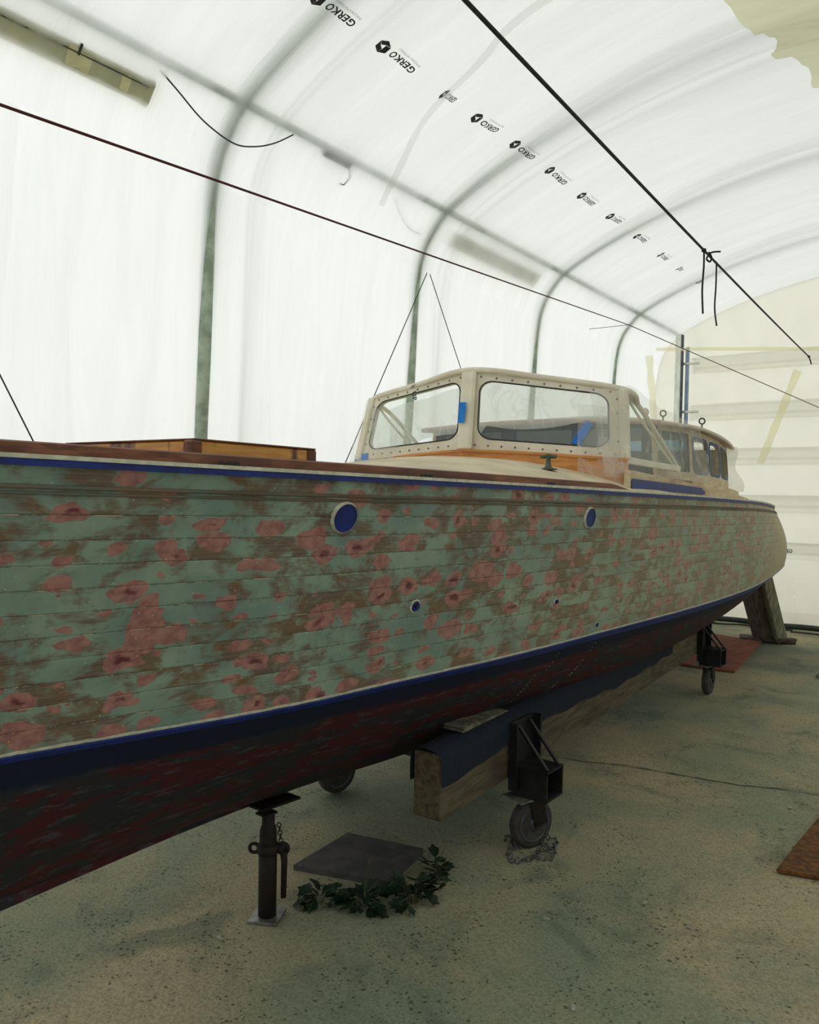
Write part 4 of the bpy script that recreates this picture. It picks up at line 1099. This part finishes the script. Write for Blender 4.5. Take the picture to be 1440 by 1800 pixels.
caster(XL, 3.0, -1, -.25, ''); caster(XL, 6.45, -1, .3, '')
# added ragged strip, standing in for floor seen between hull and cradle
V = []; outl = [(.2, 0), (.19, .02), (.21, .03), (.20, .05), (.24, .052), (.31, .056), (.40, .036), (.50, .03), (.60, .012), (.62, 0)]
_o = [(0, 0), (.02, .012), (.005, .03), (.03, .045), (.015, .062), (.10, .060), (.16, .066), (.24, .052), (.31, .056), (.40, .036), (.50, .03), (.60, .012), (.62, 0)]
top('gap_strip', prism(outl, lambda u, v, d: (bx_(2.46+u)-.03+d, 2.46+u, .606+v*.35), -.05, .05), M_gapstrip, 'ragged pale gap strip added in place of floor seen between hull and carpeted beam', 'gap strip')
# ------------------------------------------------------------------ jack prop
jx, jy = -2.125, 1.95
e = empty('jack_prop', (jx, jy, 0), 'rusty steel screw prop standing under the bow', 'prop')
obj('base_plate', box((jx, jy, .006), (.115, .115, .010), Matrix.Rotation(.5, 3, 'Z'), .002), M_plate, e)
obj('outer_tube', lathe([(.034, .011), (.034, .255), (.031, .256), (.031, .30), (.028, .302)], 18, 'Z', (jx, jy, 0)), M_rust, e, True)
obj('inner_tube', lathe([(.032, .20), (.032, .325), (.028, .345), (.024, .35), (.024, .395)], 18, 'Z', (jx, jy, 0)), M_rust, e, True)
obj('collar', lathe([(.032, .245), (.040, .247), (.041, .258), (.041, .275), (.037, .280), (.032, .281)], 18, 'Z', (jx, jy, 0)), M_rust, e, True)
dl = Vector((math.cos(PSI), math.sin(PSI), 0))
pl_ = Vector((jx, jy, .262))
obj('collar_ear', torus(pl_-dl*.052, .017, .007, Vector((math.sin(PSI), -math.cos(PSI), .0)), 14, 6), M_rust, e, True)
obj('collar_ear', join(torus(pl_+dl*.056, .019, .008, Vector((math.sin(PSI), -math.cos(PSI), .0)), 14, 6), lathe([(.012, -.016), (.018, -.012), (.018, .012), (.012, .016)], 10, 'X', tuple(pl_+dl*.05))), M_rust, e, True)
obj('handle', tube([tuple(pl_+dl*.058+Vector((0, 0, -.01))), tuple(pl_+dl*.062+Vector((0, 0, -.05))), tuple(pl_+dl*.060+Vector((0, 0, -.185)))], .010, 8, rads=[.014, .0115, .0105]), M_rust, e, True)
hd = obj('head_plate', join(box((jx-.055, jy+.085, .396), (.075, .20, .009), Matrix.Rotation(-.06, 3, 'X')), box((jx-.01, jy+.0, .393), (.055, .06, .008))), M_rust, e)
hd2 = []
for k in range(6):
    c = pl_+dl*(.040+.002*k)+Vector((0, 0, .088-.0145*k)); ax = dl if k % 2 else Vector((math.sin(PSI), -math.cos(PSI), 0))
    obj('chain_link', torus(c, .0075, .0022, ax, 10, 5, 1.0 if k % 2 else 1, 1.25), M_rust, e, True)
# chain heaped round the near caster
wc = Vector((XR(3.1)+.135, 3.10, 0)); parts = []; R = random.Random(5)
e = empty('chain', (wc.x, wc.y, 0), 'pale galvanised chain heaped round the foot of the near caster', 'chain')
ch = bpy.data.meshes.new('chain_link'); v_, f_ = torus((0, 0, 0), .010, .0028, (0, 0, 1), 10, 5, 1.5, 1); ch.from_pydata(v_, [], f_); ch.materials.append(M_rim)
ch.polygons.foreach_set('use_smooth', [True]*len(ch.polygons))
for k in range(54):
    a = k*.19-.6; rr = .085+.03*math.sin(k*.5)+.012*R.random()
    o = bpy.data.objects.new('chain_link', ch); COL.objects.link(o); o.parent = e
    o.location = (math.cos(a)*rr*1.0+.01, math.sin(a)*rr*1.25-.03, .008+.010*(k//34)+.004*R.random())
    o.rotation_euler = (R.uniform(-.5, .5)+(1.3 if k % 2 else 0), R.uniform(-.3, .3), a+math.pi/2)

# ------------------------------------------------------------------ leaning stern prop
e = empty('stern_prop', (-1.95, 9.42, 0), 'pair of thick weathered timbers leaning against the stern', 'prop')
d1 = Vector((.62, -.35, 0)).normalized()
a0, b0 = Vector((-2.04, 9.30, .045)), Vector((-2.16, 8.95, .80))
off = Vector((.13, .03, 0))
obj('timber', beam(a0, b0, .13, .22, (1, -.9, 0), .008), M_greyd, e)
obj('timber', beam(a0+off, b0+off+Vector((0, 0, .03)), .12, .23, (1, -.9, 0), .008), M_grey, e)
obj('base_board', beam((-2.28, 9.26, .02), (-1.74, 9.42, .02), .26, .03, (0, 0, 1), .004), M_greyd, e)
obj('wedge', beam((-1.86, 9.20, .05), (-1.72, 9.36, .045), .05, .03, (0, 0, 1), .004), M_greyd, e)

# ------------------------------------------------------------------ things on the floor
def slab(pts, z0, z1): n = len(pts); return prism(pts, lambda u, v, d: (u, v, d), z0, z1)
top('floor_board', slab([(-2.62, 7.38), (-1.86, 7.40), (-2.02, 9.14), (-2.75, 9.30)], .001, .02), M_mat, 'red brown board on the floor under the stern', 'board')
top('floor_board', slab([(-.70, 3.555), (-.10, 3.74), (-.22, 4.9), (-.66, 4.52), (-.655, 4.28), (-.675, 4.0)], .004, .018), M_mat2, 'rough orange brown board at the right edge', 'board')
top('flagstone', slab([(-2.31, 2.265), (-2.34, 2.64), (-1.976, 2.735), (-1.92, 2.41)], -.01, .022), M_slab, 'grey stone slab on the floor under the keel', 'stone slab')
# weeds
lm = bpy.data.meshes.new('leaf')
lm.from_pydata([(0, 0, 0), (.016, .018, .004), (.022, .040, .002), (.010, .046, 0), (0, .062, -.004), (-.010, .046, 0), (-.022, .040, .002), (-.016, .018, .004), (0, .03, -.003)], [], [(0, 1, 8), (1, 2, 8), (2, 3, 8), (3, 4, 8), (4, 5, 8), (5, 6, 8), (6, 7, 8), (7, 0, 8)])
lm.materials.append(M_leaf)
def weed(c, n, r, hgt, sd, lab, bare=0):
    R = random.Random(sd); e = empty('weed', (c[0], c[1], 0), lab, 'plant', 'weeds under the boat')
    for k in range(n):
        a = R.uniform(0, 6.28); rr = r*math.sqrt(R.random()); tip = Vector((math.cos(a)*rr, math.sin(a)*rr, hgt*R.uniform(.3, 1)))
        obj('stem', tube([(math.cos(a)*.01, math.sin(a)*.01, 0), tuple(tip*.5+Vector((0, 0, .02))), tuple(tip)], .0016, 4), M_stem, e, local=True)
        for j in range(3):
            o = bpy.data.objects.new('leaf', lm); COL.objects.link(o); o.parent = e
            o.location = tip*(1-.25*j); o.rotation_euler = (R.uniform(-.5, .7), R.uniform(-.5, .5), a-1.57+R.uniform(-1.3, 1.3)); s = R.uniform(.7, 1.2); o.scale = (s, s, s)
    for k in range(bare):
        a = R.uniform(-.5, 1.5); obj('stalk', tube([(0, 0, 0), (.01*math.cos(a), .0, .08), (.03*math.cos(a), .02, .16+.03*k)], .0013, 4), M_stem, e, local=True)
weed((-1.76, 2.38, 0), 22, .10, .11, 1, 'largest dark green weed right of the slab')
weed((-1.90, 2.24, 0), 13, .08, .06, 2, 'low weed at the front edge of the slab, with bare stalks', 2)
weed((-2.04, 2.14, 0), 11, .07, .06, 3, 'small weed nearest the jack prop')
weed((-1.80, 2.60, 0), 8, .06, .08, 4, 'small weed at the far right corner of the slab', 1)
# litter: a few pale chips
R = random.Random(11); parts = []
for (x, y) in ((-.80, 4.35), (-.78, 4.05), (-1.05, 2.95), (-1.3, 2.6), (-1.0, 2.2), (-2.2, 7.0), (-2.35, 3.3), (-2.3, 3.15), (-2.15, 1.75)):
    a = R.uniform(0, 3); parts.append(box((x, y, .004), (.03*R.uniform(.5, 1), .012, .004), Matrix.Rotation(a, 3, 'Z')))
tag(top('wood_chips', join(*parts), M_drip, 'pale wood chips scattered on the concrete floor', 'debris'), kind='stuff')
